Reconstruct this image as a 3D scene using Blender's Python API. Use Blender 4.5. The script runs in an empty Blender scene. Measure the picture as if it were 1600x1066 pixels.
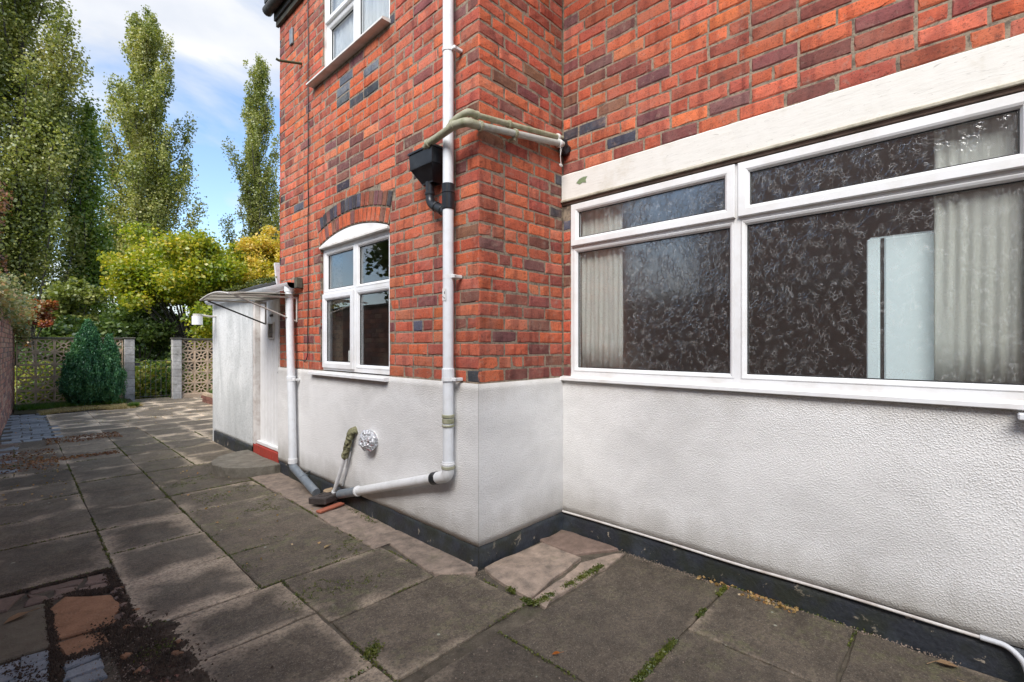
import bpy, bmesh, math, random
import numpy as np
from mathutils import Vector, Matrix, noise as mnoise
C = bpy.context.scene.collection
sc = bpy.context.scene
rnd = random.Random(7)
PI = math.pi

# ------------------------------------------------------------------ camera
CAMH = 1.35
FW = (0.72552, 0.68820)
cam_d = bpy.data.cameras.new('camera'); cam = bpy.data.objects.new('camera', cam_d); C.objects.link(cam)
cam.location = (0, 0, CAMH)
cam.rotation_euler = (PI/2, 0, -math.atan2(FW[0], FW[1]))
cam_d.sensor_width = 36; cam_d.lens = 738/1600*36
cam_d.shift_y = 6/1600
cam_d.clip_start = 0.05; cam_d.clip_end = 1200
sc.camera = cam

# ------------------------------------------------------------------ sky, sun, exposure
SUN_DIR = Vector((-0.66, -0.34, 0.70)).normalized()
elev = math.asin(SUN_DIR.z)
world = bpy.data.worlds.new('World'); sc.world = world; world.use_nodes = True
wn = world.node_tree; wn.nodes.clear()
def wnode(t, **k):
    n = wn.nodes.new(t)
    for a, b in k.items(): setattr(n, a, b)
    return n
out = wnode('ShaderNodeOutputWorld'); bg = wnode('ShaderNodeBackground')
sky = wnode('ShaderNodeTexSky', sky_type='NISHITA'); sky.sun_disc = False
sky.sun_elevation = elev; sky.sun_rotation = math.atan2(SUN_DIR.x, SUN_DIR.y)
sky.air_density = 1.0; sky.dust_density = 0.6; sky.ozone_density = 1.6
tc = wnode('ShaderNodeTexCoord'); mp = wnode('ShaderNodeMapping')
mp.inputs['Scale'].default_value = (1.0, 1.0, 2.0); mp.inputs['Location'].default_value = (0.35, 0.1, 0.2)
n1 = wnode('ShaderNodeTexNoise'); n1.inputs['Scale'].default_value = 2.3; n1.inputs['Detail'].default_value = 7; n1.inputs['Roughness'].default_value = 0.52; n1.inputs['Distortion'].default_value = 0.35
r1 = wnode('ShaderNodeValToRGB'); r1.color_ramp.elements[0].position = 0.44; r1.color_ramp.elements[1].position = 0.585
n2 = wnode('ShaderNodeTexNoise'); n2.inputs['Scale'].default_value = 5.0; n2.inputs['Detail'].default_value = 5
r2 = wnode('ShaderNodeValToRGB')
r2.color_ramp.elements[0].position = 0.3; r2.color_ramp.elements[0].color = (4.3, 4.6, 5.2, 1)
r2.color_ramp.elements[1].position = 0.7; r2.color_ramp.elements[1].color = (6.1, 6.1, 6.1, 1)
mx = wnode('ShaderNodeMixRGB')
hs = wnode('ShaderNodeHueSaturation'); hs.inputs['Saturation'].default_value = 1.02; hs.inputs['Value'].default_value = 1.6
L = wn.links.new
L(tc.outputs['Generated'], mp.inputs['Vector']); L(mp.outputs['Vector'], n1.inputs['Vector']); L(mp.outputs['Vector'], n2.inputs['Vector'])
L(n1.outputs['Fac'], r1.inputs['Fac']); L(n2.outputs['Fac'], r2.inputs['Fac'])
L(sky.outputs['Color'], hs.inputs['Color']); L(hs.outputs['Color'], mx.inputs['Color1']); L(r2.outputs['Color'], mx.inputs['Color2']); L(r1.outputs['Color'], mx.inputs['Fac'])
L(mx.outputs['Color'], bg.inputs['Color']); L(bg.outputs['Background'], out.inputs['Surface'])
bg.inputs['Strength'].default_value = 0.05
sun_d = bpy.data.lights.new('sun', 'SUN'); sun_d.energy = 1.5; sun_d.angle = math.radians(36); sun_d.color = (1.0, 0.965, 0.92)
sun = bpy.data.objects.new('sun', sun_d); C.objects.link(sun); sun.location = (-6, 6, 12)
sun.rotation_euler = SUN_DIR.to_track_quat('Z', 'Y').to_euler()
sc.view_settings.view_transform = 'Standard'; sc.view_settings.look = 'None'
sc.view_settings.exposure = 1.85; sc.view_settings.gamma = 1; sc.view_settings.use_curve_mapping = False
sc.cycles.max_bounces = 8; sc.cycles.transparent_max_bounces = 12

# ------------------------------------------------------------------ materials
class NT:
    def __init__(s, name):
        s.m = bpy.data.materials.new(name); s.m.use_nodes = True; s.t = s.m.node_tree; s.t.nodes.clear()
        s.out = s.n('ShaderNodeOutputMaterial'); s.p = s.n('ShaderNodeBsdfPrincipled')
        s.l(s.p.outputs[0], s.out.inputs['Surface'])
    def n(s, t, **k):
        x = s.t.nodes.new(t)
        for a, b in k.items(): setattr(x, a, b)
        return x
    def l(s, a, b): s.t.links.new(a, b)
    def set(s, sock, v):
        if hasattr(v, 'is_output') or isinstance(v, bpy.types.NodeSocket): s.l(v, sock)
        else: sock.default_value = v
    def pos(s): return s.n('ShaderNodeNewGeometry').outputs['Position']
    def obj(s): return s.n('ShaderNodeTexCoord').outputs['Object']
    def gen(s): return s.n('ShaderNodeTexCoord').outputs['Generated']
    def map(s, v, sc=(1, 1, 1), loc=(0, 0, 0)):
        m = s.n('ShaderNodeMapping'); s.set(m.inputs['Vector'], v); m.inputs['Scale'].default_value = sc; s.set(m.inputs['Location'], loc); return m.outputs[0]
    def noise(s, v, scale, det=4, rough=.55, dist=0.0):
        m = s.n('ShaderNodeTexNoise'); s.set(m.inputs['Vector'], v); m.inputs['Scale'].default_value = scale
        m.inputs['Detail'].default_value = det; m.inputs['Roughness'].default_value = rough; m.inputs['Distortion'].default_value = dist
        return m.outputs['Fac']
    def vor(s, v, scale, feature='F1', rand=1.0):
        m = s.n('ShaderNodeTexVoronoi', feature=feature); s.set(m.inputs['Vector'], v); m.inputs['Scale'].default_value = scale
        m.inputs['Randomness'].default_value = rand; return m.outputs['Distance']
    def ramp(s, f, *st):
        m = s.n('ShaderNodeValToRGB'); s.set(m.inputs[0], f); e = m.color_ramp.elements
        while len(e) < len(st): e.new(0.5)
        for i, (p, c) in enumerate(st):
            e[i].position = p; e[i].color = (c, c, c, 1) if isinstance(c, (int, float)) else (*c, 1)
        return m.outputs[0]
    def mix(s, f, a, b, mode='MIX'):
        m = s.n('ShaderNodeMixRGB', blend_type=mode); s.set(m.inputs[0], f)
        for k, v in ((1, a), (2, b)):
            s.set(m.inputs[k], (*v, 1) if isinstance(v, tuple) and len(v) == 3 else v)
        return m.outputs[0]
    def math(s, op, a, b=0.5):
        m = s.n('ShaderNodeMath', operation=op); s.set(m.inputs[0], a); s.set(m.inputs[1], b); return m.outputs[0]
    def bump(s, h, strength=.5, dist=.01, normal=None):
        m = s.n('ShaderNodeBump'); s.set(m.inputs['Height'], h); m.inputs['Strength'].default_value = strength; m.inputs['Distance'].default_value = dist
        if normal is not None: s.l(normal, m.inputs['Normal'])
        return m.outputs[0]
    def fin(s, col=None, rough=.8, bump=None, metal=0.0, spec=.4):
        if col is not None: s.set(s.p.inputs['Base Color'], (*col, 1) if isinstance(col, tuple) and len(col) == 3 else col)
        s.set(s.p.inputs['Roughness'], rough); s.p.inputs['Metallic'].default_value = metal
        s.p.inputs['Specular IOR Level'].default_value = spec
        if bump is not None: s.l(bump, s.p.inputs['Normal'])
        return s.m

def m_brick(name, tint_kind):
    s = NT(name); p = s.pos()
    if tint_kind == 'object': tint = s.n('ShaderNodeObjectInfo').outputs['Color']
    else:
        a = s.n('ShaderNodeAttribute'); a.attribute_name = 'tint'; tint = a.outputs['Color']
    band = s.noise(s.map(p, (9, 9, 1.5)), 1.6, 2, .5, .3)
    c = s.mix(s.ramp(band, (.50, 0), (.62, .5)), tint, s.mix(1.0, tint, (.40, .33, .42), 'MULTIPLY'))
    mot = s.noise(p, 28, 5, .65)
    c = s.mix(s.ramp(mot, (.35, 0), (.75, .5)), c, s.mix(1.0, c, (1.45, 1.35, 1.2), 'MULTIPLY'))
    fine = s.noise(p, 110, 5, .75)
    c = s.mix(s.ramp(fine, (.34, .8), (.46, 0)), c, (.045, .025, .02))
    smear = s.noise(p, 21, 6, .75)
    c = s.mix(s.ramp(smear, (.56, 0), (.70, .55)), c, (.33, .24, .19))
    c = s.mix(s.ramp(smear, (.30, .7), (.42, 0)), c, (.07, .03, .025))
    dust = s.noise(p, 5, 5, .6)
    c = s.mix(s.ramp(dust, (.5, 0), (.8, .3)), c, (.36, .22, .18))
    soot = s.noise(s.map(p, (1, 1, .6)), 1.3, 4, .6)
    c = s.mix(s.ramp(soot, (.55, 0), (.80, .35)), c, s.mix(1.0, c, (.45, .40, .40), 'MULTIPLY'))
    b = s.bump(s.math('ADD', s.math('MULTIPLY', fine, .5), s.math('MULTIPLY', mot, .8)), .75, .006)
    return s.fin(c, .86, b, spec=.25)
BRICK_O = m_brick('brick_clay_single', 'object'); BRICK_A = m_brick('brick_clay_joined', 'attr')

def m_mortar(name, a, b):
    s = NT(name); p = s.pos(); n = s.noise(p, 60, 5, .65); n2 = s.noise(p, 4, 4)
    c = s.mix(n2, a, b); c = s.mix(s.ramp(s.noise(p, 16, 3, .6), (.52, 0), (.66, .75)), c, (.09, .07, .055)); c = s.mix(s.ramp(n, (.3, .8), (.5, 0)), c, (.06, .05, .045))  # random dark patches paint in the shadow gaps of deep joints
    return s.fin(c, .95, s.bump(n, .9, .006))
MORTAR = m_mortar('lime_mortar', (.36, .285, .205), (.20, .155, .115))

def m_stucco():
    s = NT('roughcast_render'); p = s.pos()
    g = s.vor(p, 125); n = s.noise(p, 240, 3, .6); big = s.noise(p, 9, 3)
    h = s.math('ADD', s.math('MULTIPLY', s.ramp(g, (.05, 1), (.6, 0)), 1.1), s.math('MULTIPLY', n, .8))
    stain = s.noise(s.map(p, (1, 1, 1.8)), 1.9, 5, .6, .4)
    c = s.mix(s.ramp(stain, (.42, 0), (.75, .75)), (.82, .81, .795), (.60, .59, .575))
    z = s.n('ShaderNodeSeparateXYZ'); s.l(p, z.inputs[0])
    edge = s.noise(s.map(p, (1, 1, .5)), 7, 4)
    low = s.math('ADD', z.outputs['Z'], s.math('MULTIPLY', edge, .22))
    c = s.mix(s.ramp(low, (.24, .7), (.46, 0)), c, (.33, .305, .26))
    top = s.math('SUBTRACT', z.outputs['Z'], s.math('MULTIPLY', edge, .25))
    c = s.mix(s.ramp(top, (.86, 0), (1.02, .4)), c, (.42, .38, .32))
    c = s.mix(s.ramp(n, (.28, .6), (.45, 0)), c, (.33, .31, .28))
    return s.fin(c, .93, s.bump(s.math('ADD', h, s.math('MULTIPLY', big, .7)), .42, .010), spec=.2)
STUCCO = m_stucco()
def m_smooth_render():
    s = NT('grey_cement_render'); p = s.pos()
    a = s.noise(s.map(p, (1.5, 1.5, .6)), 2.4, 6, .65, .8); b = s.noise(p, 40, 4)
    c = s.mix(s.ramp(a, (.38, 0), (.62, 1)), (.48, .495, .49), (.64, .65, .645))
    z = s.n('ShaderNodeSeparateXYZ'); s.l(p, z.inputs[0])
    c = s.mix(s.ramp(s.math('SUBTRACT', z.outputs['Z'], s.math('MULTIPLY', a, .5)), (1.35, 0), (1.75, .35)), c, (.33, .34, .34))
    c = s.mix(s.ramp(b, (.3, .4), (.5, 0)), c, (.25, .25, .24))
    return s.fin(c, .9, s.bump(s.math('ADD', b, a), .4, .01))
SMOOTH = m_smooth_render()
def m_plinth():
    s = NT('black_bitumen_paint'); p = s.pos(); a = s.noise(p, 13, 6, .65, .4); b = s.noise(p, 60, 4)
    c = s.mix(b, (.014, .017, .024), (.05, .055, .065))
    c = s.mix(s.ramp(s.noise(p, 5, 4), (.5, 0), (.72, .45)), c, (.10, .12, .15))
    c = s.mix(s.ramp(a, (.635, 0), (.66, .8)), c, (.42, .36, .28))
    c = s.mix(s.ramp(s.noise(p, 7, 4), (.42, 0), (.62, .7)), c, (.032, .036, .022))
    return s.fin(c, .5, s.bump(s.math('ADD', a, s.math('MULTIPLY', b, .4)), .6, .012))
PLINTH = m_plinth()
def m_paint(name, col, dirt=(.30, .26, .20), amt=.35, rough=.35, scale=6, bump=.05):
    s = NT(name); p = s.pos(); a = s.noise(p, scale, 6, .65); b = s.noise(p, 80, 3)
    c = s.mix(s.ramp(a, (.45, 0), (.8, amt)), col, dirt)
    return s.fin(c, rough, s.bump(s.math('ADD', a, s.math('MULTIPLY', b, .3)), bump, .01))
UPVC = m_paint('white_upvc', (.78, .785, .79), (.50, .44, .36), .45, .28, 5)
UPVC_DIRTY = m_paint('weathered_upvc', (.72, .70, .66), (.36, .32, .24), .7, .4, 8)
PIPE = m_paint('grey_plastic_pipe', (.76, .78, .80), (.52, .51, .49), .5, .5, 14)
PIPE_W = m_paint('white_plastic_pipe', (.76, .76, .76), (.34, .34, .26), .5, .35, 9)
PIPE_G = m_paint('mossy_plastic_pipe', (.36, .35, .25), (.13, .15, .05), .95, .6, 16, .3)
PIPE_D = m_paint('dark_grey_pipe', (.16, .185, .21), (.33, .34, .33), .7, .45, 20)
BLACKP = m_paint('black_plastic', (.014, .015, .018), (.08, .09, .10), .3, .3, 8)
SEAL = m_paint('black_gasket', (.015, .016, .017), (.03, .03, .03), .3, .6)
WOODW = m_paint('white_painted_wood', (.66, .63, .60), (.30, .22, .18), .75, .55, 11, .3)
METALW = m_paint('old_white_metal', (.55, .53, .49), (.28, .22, .17), .6, .5, 14, .2)
METALD = m_paint('dark_metal', (.05, .05, .05), (.14, .10, .07), .6, .6, 20, .3)
RUST = m_paint('mossy_iron', (.06, .07, .03), (.13, .08, .04), .6, .8, 30, .4)
WOODD = m_paint('white_door_paint', (.76, .755, .75), (.5, .48, .44), .35, .45, 9, .1)
LEAD = m_paint('lead_flashing', (.60, .61, .63), (.35, .35, .35), .5, .5, 20, .3)
REDP = m_paint('red_step_paint', (.36, .045, .03), (.20, .05, .04), .7, .6, 20, .5)
SLATE = m_paint('slate', (.045, .048, .055), (.11, .12, .09), .6, .7, 14, .5)
CURT = m_paint('net_curtain', (.86, .86, .81), (.78, .78, .72), .4, .9)
NETW = m_paint('white_lace', (.86, .88, .90), (.78, .80, .84), .5, .9)
FRIDGE = m_paint('pale_enamel', (.80, .91, .94), (.74, .86, .90), .3, .35)
ROOM = m_paint('room_plaster', (.50, .40, .33), (.38, .31, .26), .5, .9)
ROOM_D = m_paint('dark_carpet', (.05, .045, .04), (.03, .03, .03), .5, .95)
TILE = m_paint('terracotta', (.42, .13, .075), (.2, .1, .07), .6, .8, 20, .4)
SPLIT = m_paint('split_stone', (.40, .29, .18), (.2, .15, .1), .6, .9, 30, .6)
PAPER = m_paint('paper', (.75, .75, .72), (.7, .7, .68), .2, .7)
INK = m_paint('ink', (.03, .03, .035), (.05, .05, .05), .2, .7)
REDM = m_paint('red_mark', (.5, .05, .06), (.4, .06, .06), .2, .7)
COPE = m_paint('weathered_coping', (.07, .065, .055), (.16, .16, .10), .7, .9, 12, .5)

def m_lintel():
    s = NT('flaking_white_lintel'); p = s.pos()
    g = s.noise(s.map(p, (1, .8, 6)), 14, 6, .65, .3); a = s.noise(p, 5, 6, .7)
    c = s.mix(s.ramp(g, (.45, 0), (.8, .3)), (.72, .70, .655), (.50, .47, .41))
    c = s.mix(s.ramp(a, (.55, 0), (.8, .5)), c, (.42, .36, .24))
    z = s.n('ShaderNodeSeparateXYZ'); s.l(p, z.inputs[0])
    e = s.math('ADD', z.outputs['Z'], s.math('MULTIPLY', a, .04))
    c = s.mix(s.ramp(e, (.0, 0), (.999, 0)), c, c)
    fl = s.noise(p, 17, 4, .6)
    c = s.mix(s.ramp(fl, (.735, 0), (.745, 1)), c, (.24, .28, .16))
    cr = s.noise(s.map(p, (1, .35, 5)), 6, 3, .5, 1.0)
    c = s.mix(s.ramp(s.math('ABSOLUTE', s.math('SUBTRACT', cr, .5)), (.001, .4), (.004, 0)), c, (.12, .10, .08))
    return s.fin(c, .6, s.bump(s.math('ADD', g, a), .22, .005))
LINTEL = m_lintel()

def m_slab():
    s = NT('stained_concrete_slab'); g = s.gen(); p = s.pos(); oi = s.n('ShaderNodeObjectInfo')
    sep = s.n('ShaderNodeSeparateXYZ'); s.l(g, sep.inputs[0])
    def ed(o):
        return s.math('SUBTRACT', .5, s.math('ABSOLUTE', s.math('SUBTRACT', o, .5)))
    d = s.math('MINIMUM', ed(sep.outputs['X']), ed(sep.outputs['Y']))
    w = s.noise(s.map(p, (1, 1, 1)), 2.3, 4, .55, .5)
    w2 = s.noise(p, 6.5, 5, .6)
    e = s.math('ADD', d, s.math('MULTIPLY', s.math('SUBTRACT', w, .5), .95))
    e = s.math('ADD', e, s.math('MULTIPLY', s.math('SUBTRACT', w2, .5), .3))
    oc = s.n('ShaderNodeSeparateColor'); s.l(oi.outputs['Color'], oc.inputs[0])
    e = s.math('ADD', e, oc.outputs['Green'])      # green channel: how far the dark algae reaches
    spk = s.noise(p, 150, 5, .75); mot = s.noise(p, 17, 6, .7)
    dark = s.mix(mot, (.062, .049, .037), (.178, .144, .108))
    tan = s.mix(mot, (.38, .30, .22), (.60, .49, .37))
    md = s.noise(p, 6.5, 5, .7)
    tan = s.mix(1.0, tan, s.ramp(md, (.3, .62), (.65, 1.1)), 'MULTIPLY'); dark = s.mix(1.0, dark, s.ramp(md, (.3, .62), (.68, 1.35)), 'MULTIPLY')
    c = s.mix(s.ramp(e, (.0, 0), (.19, 1)), tan, dark)
    gm = s.noise(p, 3.2, 6, .7)
    gr = s.mix(s.ramp(s.math('MULTIPLY', gm, s.ramp(mot, (.35, .6), (.6, 1.1))), (.47, 0), (.66, .55)), c, (.13, .145, .05))
    c = s.mix(oc.outputs['Blue'], c, gr)
    c = s.mix(s.ramp(s.noise(p, 55, 4, .7), (.38, .55), (.55, 0)), c, (.035, .03, .026))
    c = s.mix(s.ramp(spk, (.56, 0), (.72, .8)), c, (.42, .38, .32))
    c = s.mix(s.ramp(spk, (.30, .8), (.44, 0)), c, (.018, .016, .014))
    v = s.n('ShaderNodeTexVoronoi'); s.l(p, v.inputs['Vector']); v.inputs['Scale'].default_value = 9.5
    wob = s.math('ADD', v.outputs['Distance'], s.math('MULTIPLY', mot, .12))
    vs = s.n('ShaderNodeSeparateColor'); s.l(v.outputs['Color'], vs.inputs[0])
    spot = s.math('MULTIPLY', s.ramp(wob, (.125, 1), (.15, 0)), s.ramp(vs.outputs[0], (.82, 0), (.84, .7)))
    c = s.mix(spot, c, (.40, .42, .34))
    c = s.mix(1.0, c, s.mix(oc.outputs['Red'], (.62, .62, .62), (2.2, 2.15, 2.05)), 'MULTIPLY')
    ro = s.ramp(s.noise(p, 2.0, 4), (.35, .55), (.65, .85))
    return s.fin(c, ro, s.bump(s.math('ADD', s.math('MULTIPLY', spk, .6), mot), .55, .008), spec=.35)
SLAB = m_slab()
def m_stone(name, a, b, rough=.85, spk=(.3, .27, .22)):
    s = NT(name); p = s.pos(); m = s.noise(p, 11, 6, .7); f = s.noise(p, 120, 4, .7)
    oi = s.n('ShaderNodeObjectInfo').outputs['Random']
    c = s.mix(s.ramp(m, (.3, 0), (.7, 1)), a, b); c = s.mix(s.ramp(f, (.58, 0), (.75, .6)), c, spk)
    c = s.mix(s.ramp(f, (.28, .6), (.42, 0)), c, (.02, .018, .015))
    c = s.mix(1.0, c, s.mix(oi, (.75, .75, .75), (1.2, 1.2, 1.2)), 'MULTIPLY')
    gm = s.noise(p, 4, 5, .7); c = s.mix(s.ramp(gm, (.58, 0), (.78, .5)), c, (.07, .085, .025))
    return s.fin(c, rough, s.bump(s.math('ADD', m, s.math('MULTIPLY', f, .5)), .8, .012))
CEMENT = m_stone('pink_cement', (.15, .12, .095), (.42, .32, .25))
ORANGE_ST = m_stone('orange_stone', (.20, .10, .05), (.34, .18, .10))
BEIGE_ST = m_stone('beige_stone', (.14, .115, .08), (.21, .18, .13))
CRACK_ST = m_stone('cracked_stone', (.13, .09, .07), (.27, .19, .15))
BLUE_BR = m_stone('blue_engineering_brick', (.16, .18, .20), (.30, .33, .36), .6)
SCREEN = m_stone('screen_block_concrete', (.46, .33, .22), (.60, .46, .33))
POST = m_stone('grey_post_block', (.30, .28, .26), (.52, .50, .47))
HATST = m_stone('dark_engineering_block', (.035, .028, .026), (.07, .055, .05), .5)
SOIL = m_stone('dark_soil', (.035, .024, .017), (.10, .07, .048), .95, (.12, .08, .05))
JOINT = m_stone('joint_dirt', (.05, .042, .03), (.14, .115, .085), .95)
EARTH = m_stone('earth_and_grass', (.03, .04, .015), (.06, .065, .03), .95)
OLD_RED = m_stone('old_red_brick', (.16, .07, .05), (.27, .12, .09))

def m_leaf(name, c1, c2, c3, trans=.35, scale=.5):
    s = NT(name); g = s.n('ShaderNodeNewGeometry'); r = g.outputs['Random Per Island']
    n = s.noise(g.outputs['Position'], scale, 3)
    c = s.ramp(s.math('ADD', s.math('MULTIPLY', r, .65), s.math('MULTIPLY', s.math('SUBTRACT', n, .5), 1.5)), (.05, c1), (.4, c2), (.85, c3))
    s.t.nodes.remove(s.p)
    d = s.n('ShaderNodeBsdfDiffuse'); t = s.n('ShaderNodeBsdfTranslucent'); m = s.n('ShaderNodeMixShader'); gl = s.n('ShaderNodeBsdfGlossy'); m2 = s.n('ShaderNodeMixShader')
    s.l(c, d.inputs[0]); s.l(s.mix(1.0, c, (1.5, 1.6, .8), 'MULTIPLY'), t.inputs[0]); m.inputs[0].default_value = trans
    s.l(d.outputs[0], m.inputs[1]); s.l(t.outputs[0], m.inputs[2]); gl.inputs['Roughness'].default_value = .45; gl.inputs[0].default_value = (.9, .95, 1, 1)
    m2.inputs[0].default_value = .045; s.l(m.outputs[0], m2.inputs[1]); s.l(gl.outputs[0], m2.inputs[2]); s.l(m2.outputs[0], s.out.inputs['Surface'])
    return s.m
LF_POP = m_leaf('poplar_leaves', (.15, .18, .035), (.30, .31, .08), (.50, .44, .17), .35, .35)
LF_POP2 = m_leaf('green_leaves', (.09, .15, .018), (.20, .28, .035), (.36, .38, .08), .35, .5)
LF_MAPLE = m_leaf('yellow_green_leaves', (.15, .22, .012), (.34, .36, .020), (.62, .45, .04), .4, .8)
LF_GOLD = m_leaf('golden_leaves', (.32, .30, .02), (.60, .46, .05), (.70, .45, .12), .4, .8)
LF_CON = m_leaf('conifer_sprays', (.015, .075, .030), (.055, .18, .065), (.14, .30, .10), .15, 2.0)
LF_COP = m_leaf('copper_leaves', (.13, .055, .028), (.25, .11, .055), (.34, .18, .08), .3, 1.0)
LF_IVY = m_leaf('variegated_creeper_leaves', (.13, .17, .05), (.38, .36, .18), (.42, .20, .08), .3, 2.0)
LF_RED = m_leaf('red_creeper_leaves', (.25, .05, .02), (.38, .11, .03), (.20, .22, .05), .3, 2.0)
LF_BRAM = m_leaf('bramble_leaves', (.06, .13, .015), (.22, .26, .04), (.42, .28, .06), .35, 2.0)
LF_DARK = m_leaf('dark_shrub_leaves', (.05, .09, .018), (.11, .17, .03), (.2, .23, .06), .3, 1.0)
LF_STRAW = m_leaf('dry_grass_blades', (.30, .22, .09), (.45, .33, .15), (.28, .26, .07), .2, 2.0)
LF_GRASS = m_leaf('green_grass_blades', (.05, .12, .01), (.10, .20, .015), (.19, .24, .04), .3, 2.0)
LF_MOSS = m_leaf('moss_fronds', (.05, .07, .008), (.11, .13, .015), (.17, .17, .03), .1, 9.0)
LF_FALL = m_leaf('fallen_leaf', (.35, .22, .08), (.45, .30, .12), (.40, .14, .04), .2, 9.0)
def m_bark():
    s = NT('bark'); p = s.pos(); n = s.noise(s.map(p, (1, 1, .25)), 9, 5)
    return s.fin(s.mix(n, (.03, .025, .02), (.11, .10, .085)), .9, s.bump(n, .8, .03))
BARK = m_bark()

def m_glass(name, pattern):
    s = NT(name); s.t.nodes.remove(s.p); p = s.pos()
    gl = s.n('ShaderNodeBsdfGlossy'); gl.inputs['Roughness'].default_value = .012 if not pattern else .11
    gl.inputs[0].default_value = (1, 1, 1, 1); ior = 1.85 if pattern else 1.75
    tr = s.n('ShaderNodeBsdfTransparent'); tr.inputs[0].default_value = (.965, .98, .975, 1)
    fr = s.n('ShaderNodeFresnel'); s.l(s.mix(s.n('ShaderNodeNewGeometry').outputs['Backfacing'], (ior,)*3, (1/ior,)*3), fr.inputs['IOR']); m = s.n('ShaderNodeMixShader')
    if pattern:
        q = s.map(p, (1, 1, .8)); w = s.n('ShaderNodeTexNoise'); s.l(q, w.inputs['Vector']); w.inputs['Scale'].default_value = 9; w.inputs['Detail'].default_value = 2
        q2 = s.mix(.09, q, w.outputs['Color'], 'ADD')
        v = s.n('ShaderNodeTexVoronoi', feature='DISTANCE_TO_EDGE'); s.l(q2, v.inputs['Vector']); v.inputs['Scale'].default_value = 42
        rid = s.ramp(v.outputs['Distance'], (.0, 1), (.09, 0))
        w3 = s.noise(q, 22, 3, .5, 2.0)
        msk = s.ramp(s.noise(q, 14, 2), (.40, .1), (.6, 1))
        h = s.math('ADD', s.math('MULTIPLY', rid, msk), s.math('MULTIPLY', w3, .55))
        bn = s.bump(h, .20, .0036); s.l(bn, gl.inputs['Normal']); s.l(bn, fr.inputs['Normal'])
    else:
        b = s.bump(s.noise(p, 2.5, 2), .05, .01); s.l(b, gl.inputs['Normal'])
    s.l(fr.outputs[0], m.inputs[0]); s.l(tr.outputs[0], m.inputs[1]); s.l(gl.outputs[0], m.inputs[2]); 
    if pattern:
        q3 = s.mix(.16, q, w.outputs['Color'], 'ADD')
        v2 = s.n('ShaderNodeTexVoronoi', feature='DISTANCE_TO_EDGE'); s.l(q3, v2.inputs['Vector']); v2.inputs['Scale'].default_value = 50
        ln = s.math('MULTIPLY', s.ramp(v2.outputs['Distance'], (.0, .21), (.045, 0)), s.ramp(s.noise(q, 30, 2), (.47, 0), (.60, 1)))  # pale strokes along frosted ridges, painted in for sky glints
        df = s.n('ShaderNodeBsdfDiffuse'); df.inputs[0].default_value = (.9, .9, .9, 1); m3 = s.n('ShaderNodeMixShader')
        s.l(s.math('ADD', ln, .012), m3.inputs[0]); s.l(m.outputs[0], m3.inputs[1]); s.l(df.outputs[0], m3.inputs[2]); m = m3
    s.l(m.outputs[0], s.out.inputs['Surface'])
    return s.m
GLASS = m_glass('clear_glass', False); GLASS_P = m_glass('leaf_textured_glass', True)
def m_foil():
    s = NT('crumpled_foil'); p = s.pos(); v = s.vor(p, 45); n = s.noise(p, 30, 3)
    return s.fin(s.mix(s.ramp(n, (.60, 0), (.66, .8)), (.62, .63, .65), (.55, .10, .12)), .45, s.bump(v, 1, .02), metal=.35)
FOIL = m_foil()
def m_canopy():
    s = NT('old_plastic_sheet'); p = s.pos(); n = s.noise(p, 7, 5)
    c = s.mix(n, (.50, .47, .40), (.62, .59, .52)); s.fin(c, .5)
    s.p.inputs['Transmission Weight'].default_value = 0.0
    s.t.nodes.remove(s.out); s.out = s.n('ShaderNodeOutputMaterial')
    t = s.n('ShaderNodeBsdfTranslucent'); s.l(c, t.inputs[0]); m = s.n('ShaderNodeMixShader'); m.inputs[0].default_value = .35
    s.l(s.p.outputs[0], m.inputs[1]); s.l(t.outputs[0], m.inputs[2]); s.l(m.outputs[0], s.out.inputs['Surface'])
    return s.m
CANOPY = m_canopy()

# ------------------------------------------------------------------ helpers
WL = {}
def link(o, parent=None, world=(0, 0, 0)):
    C.objects.link(o); w = Vector(world); WL[o.name] = w
    if parent is not None:
        o.parent = parent; o.location = w - WL[parent.name]
    else: o.location = w
    return o
def obj(name, bm, mat, parent=None, smooth=False, auto=None):
    """bm in world coordinates; the origin goes to the middle of its box"""
    bmesh.ops.recalc_face_normals(bm, faces=bm.faces)
    co = [v.co for v in bm.verts]
    lo = Vector((min(c.x for c in co), min(c.y for c in co), min(c.z for c in co))); hi = Vector((max(c.x for c in co), max(c.y for c in co), max(c.z for c in co)))
    c = (lo+hi)/2; c.z = lo.z
    for v in bm.verts: v.co -= c
    me = bpy.data.meshes.new(name); bm.to_mesh(me); bm.free()
    if smooth: me.shade_smooth()
    for m in (mat if isinstance(mat, (list, tuple)) else [mat]): me.materials.append(m)
    return link(bpy.data.objects.new(name, me), parent, c)
def thing(name, label, cat, loc, group=None):
    o = bpy.data.objects.new(name, None); o.empty_display_size = .1; link(o, None, loc); return tag(o, label, cat, group)
def tag(o, label, cat, group=None):
    o['label'] = label; o['category'] = cat
    if group: o['group'] = group
    return o
def struct(o): o['kind'] = 'structure'; return o
def stuff(o): o['kind'] = 'stuff'; return o
NB = bmesh.new
def box(bm, lo, hi, bev=0.0, rot=None):
    lo = Vector(lo); hi = Vector(hi); c = (lo+hi)/2; d = hi-lo
    r = bmesh.ops.create_cube(bm, size=1); vs = r['verts']
    for v in vs: v.co = Vector((v.co.x*d.x, v.co.y*d.y, v.co.z*d.z))
    if bev > 0:
        es = list({e for v in vs for e in v.link_edges})
        rr = bmesh.ops.bevel(bm, geom=es, offset=bev, segments=1, affect='EDGES', profile=.5)
        vs = list({v for f in rr['faces'] for v in f.verts} | {v for v in vs if v.is_valid})
    if rot is not None:
        for v in vs: v.co = rot @ v.co
    for v in vs: v.co += c
    return vs
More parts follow.
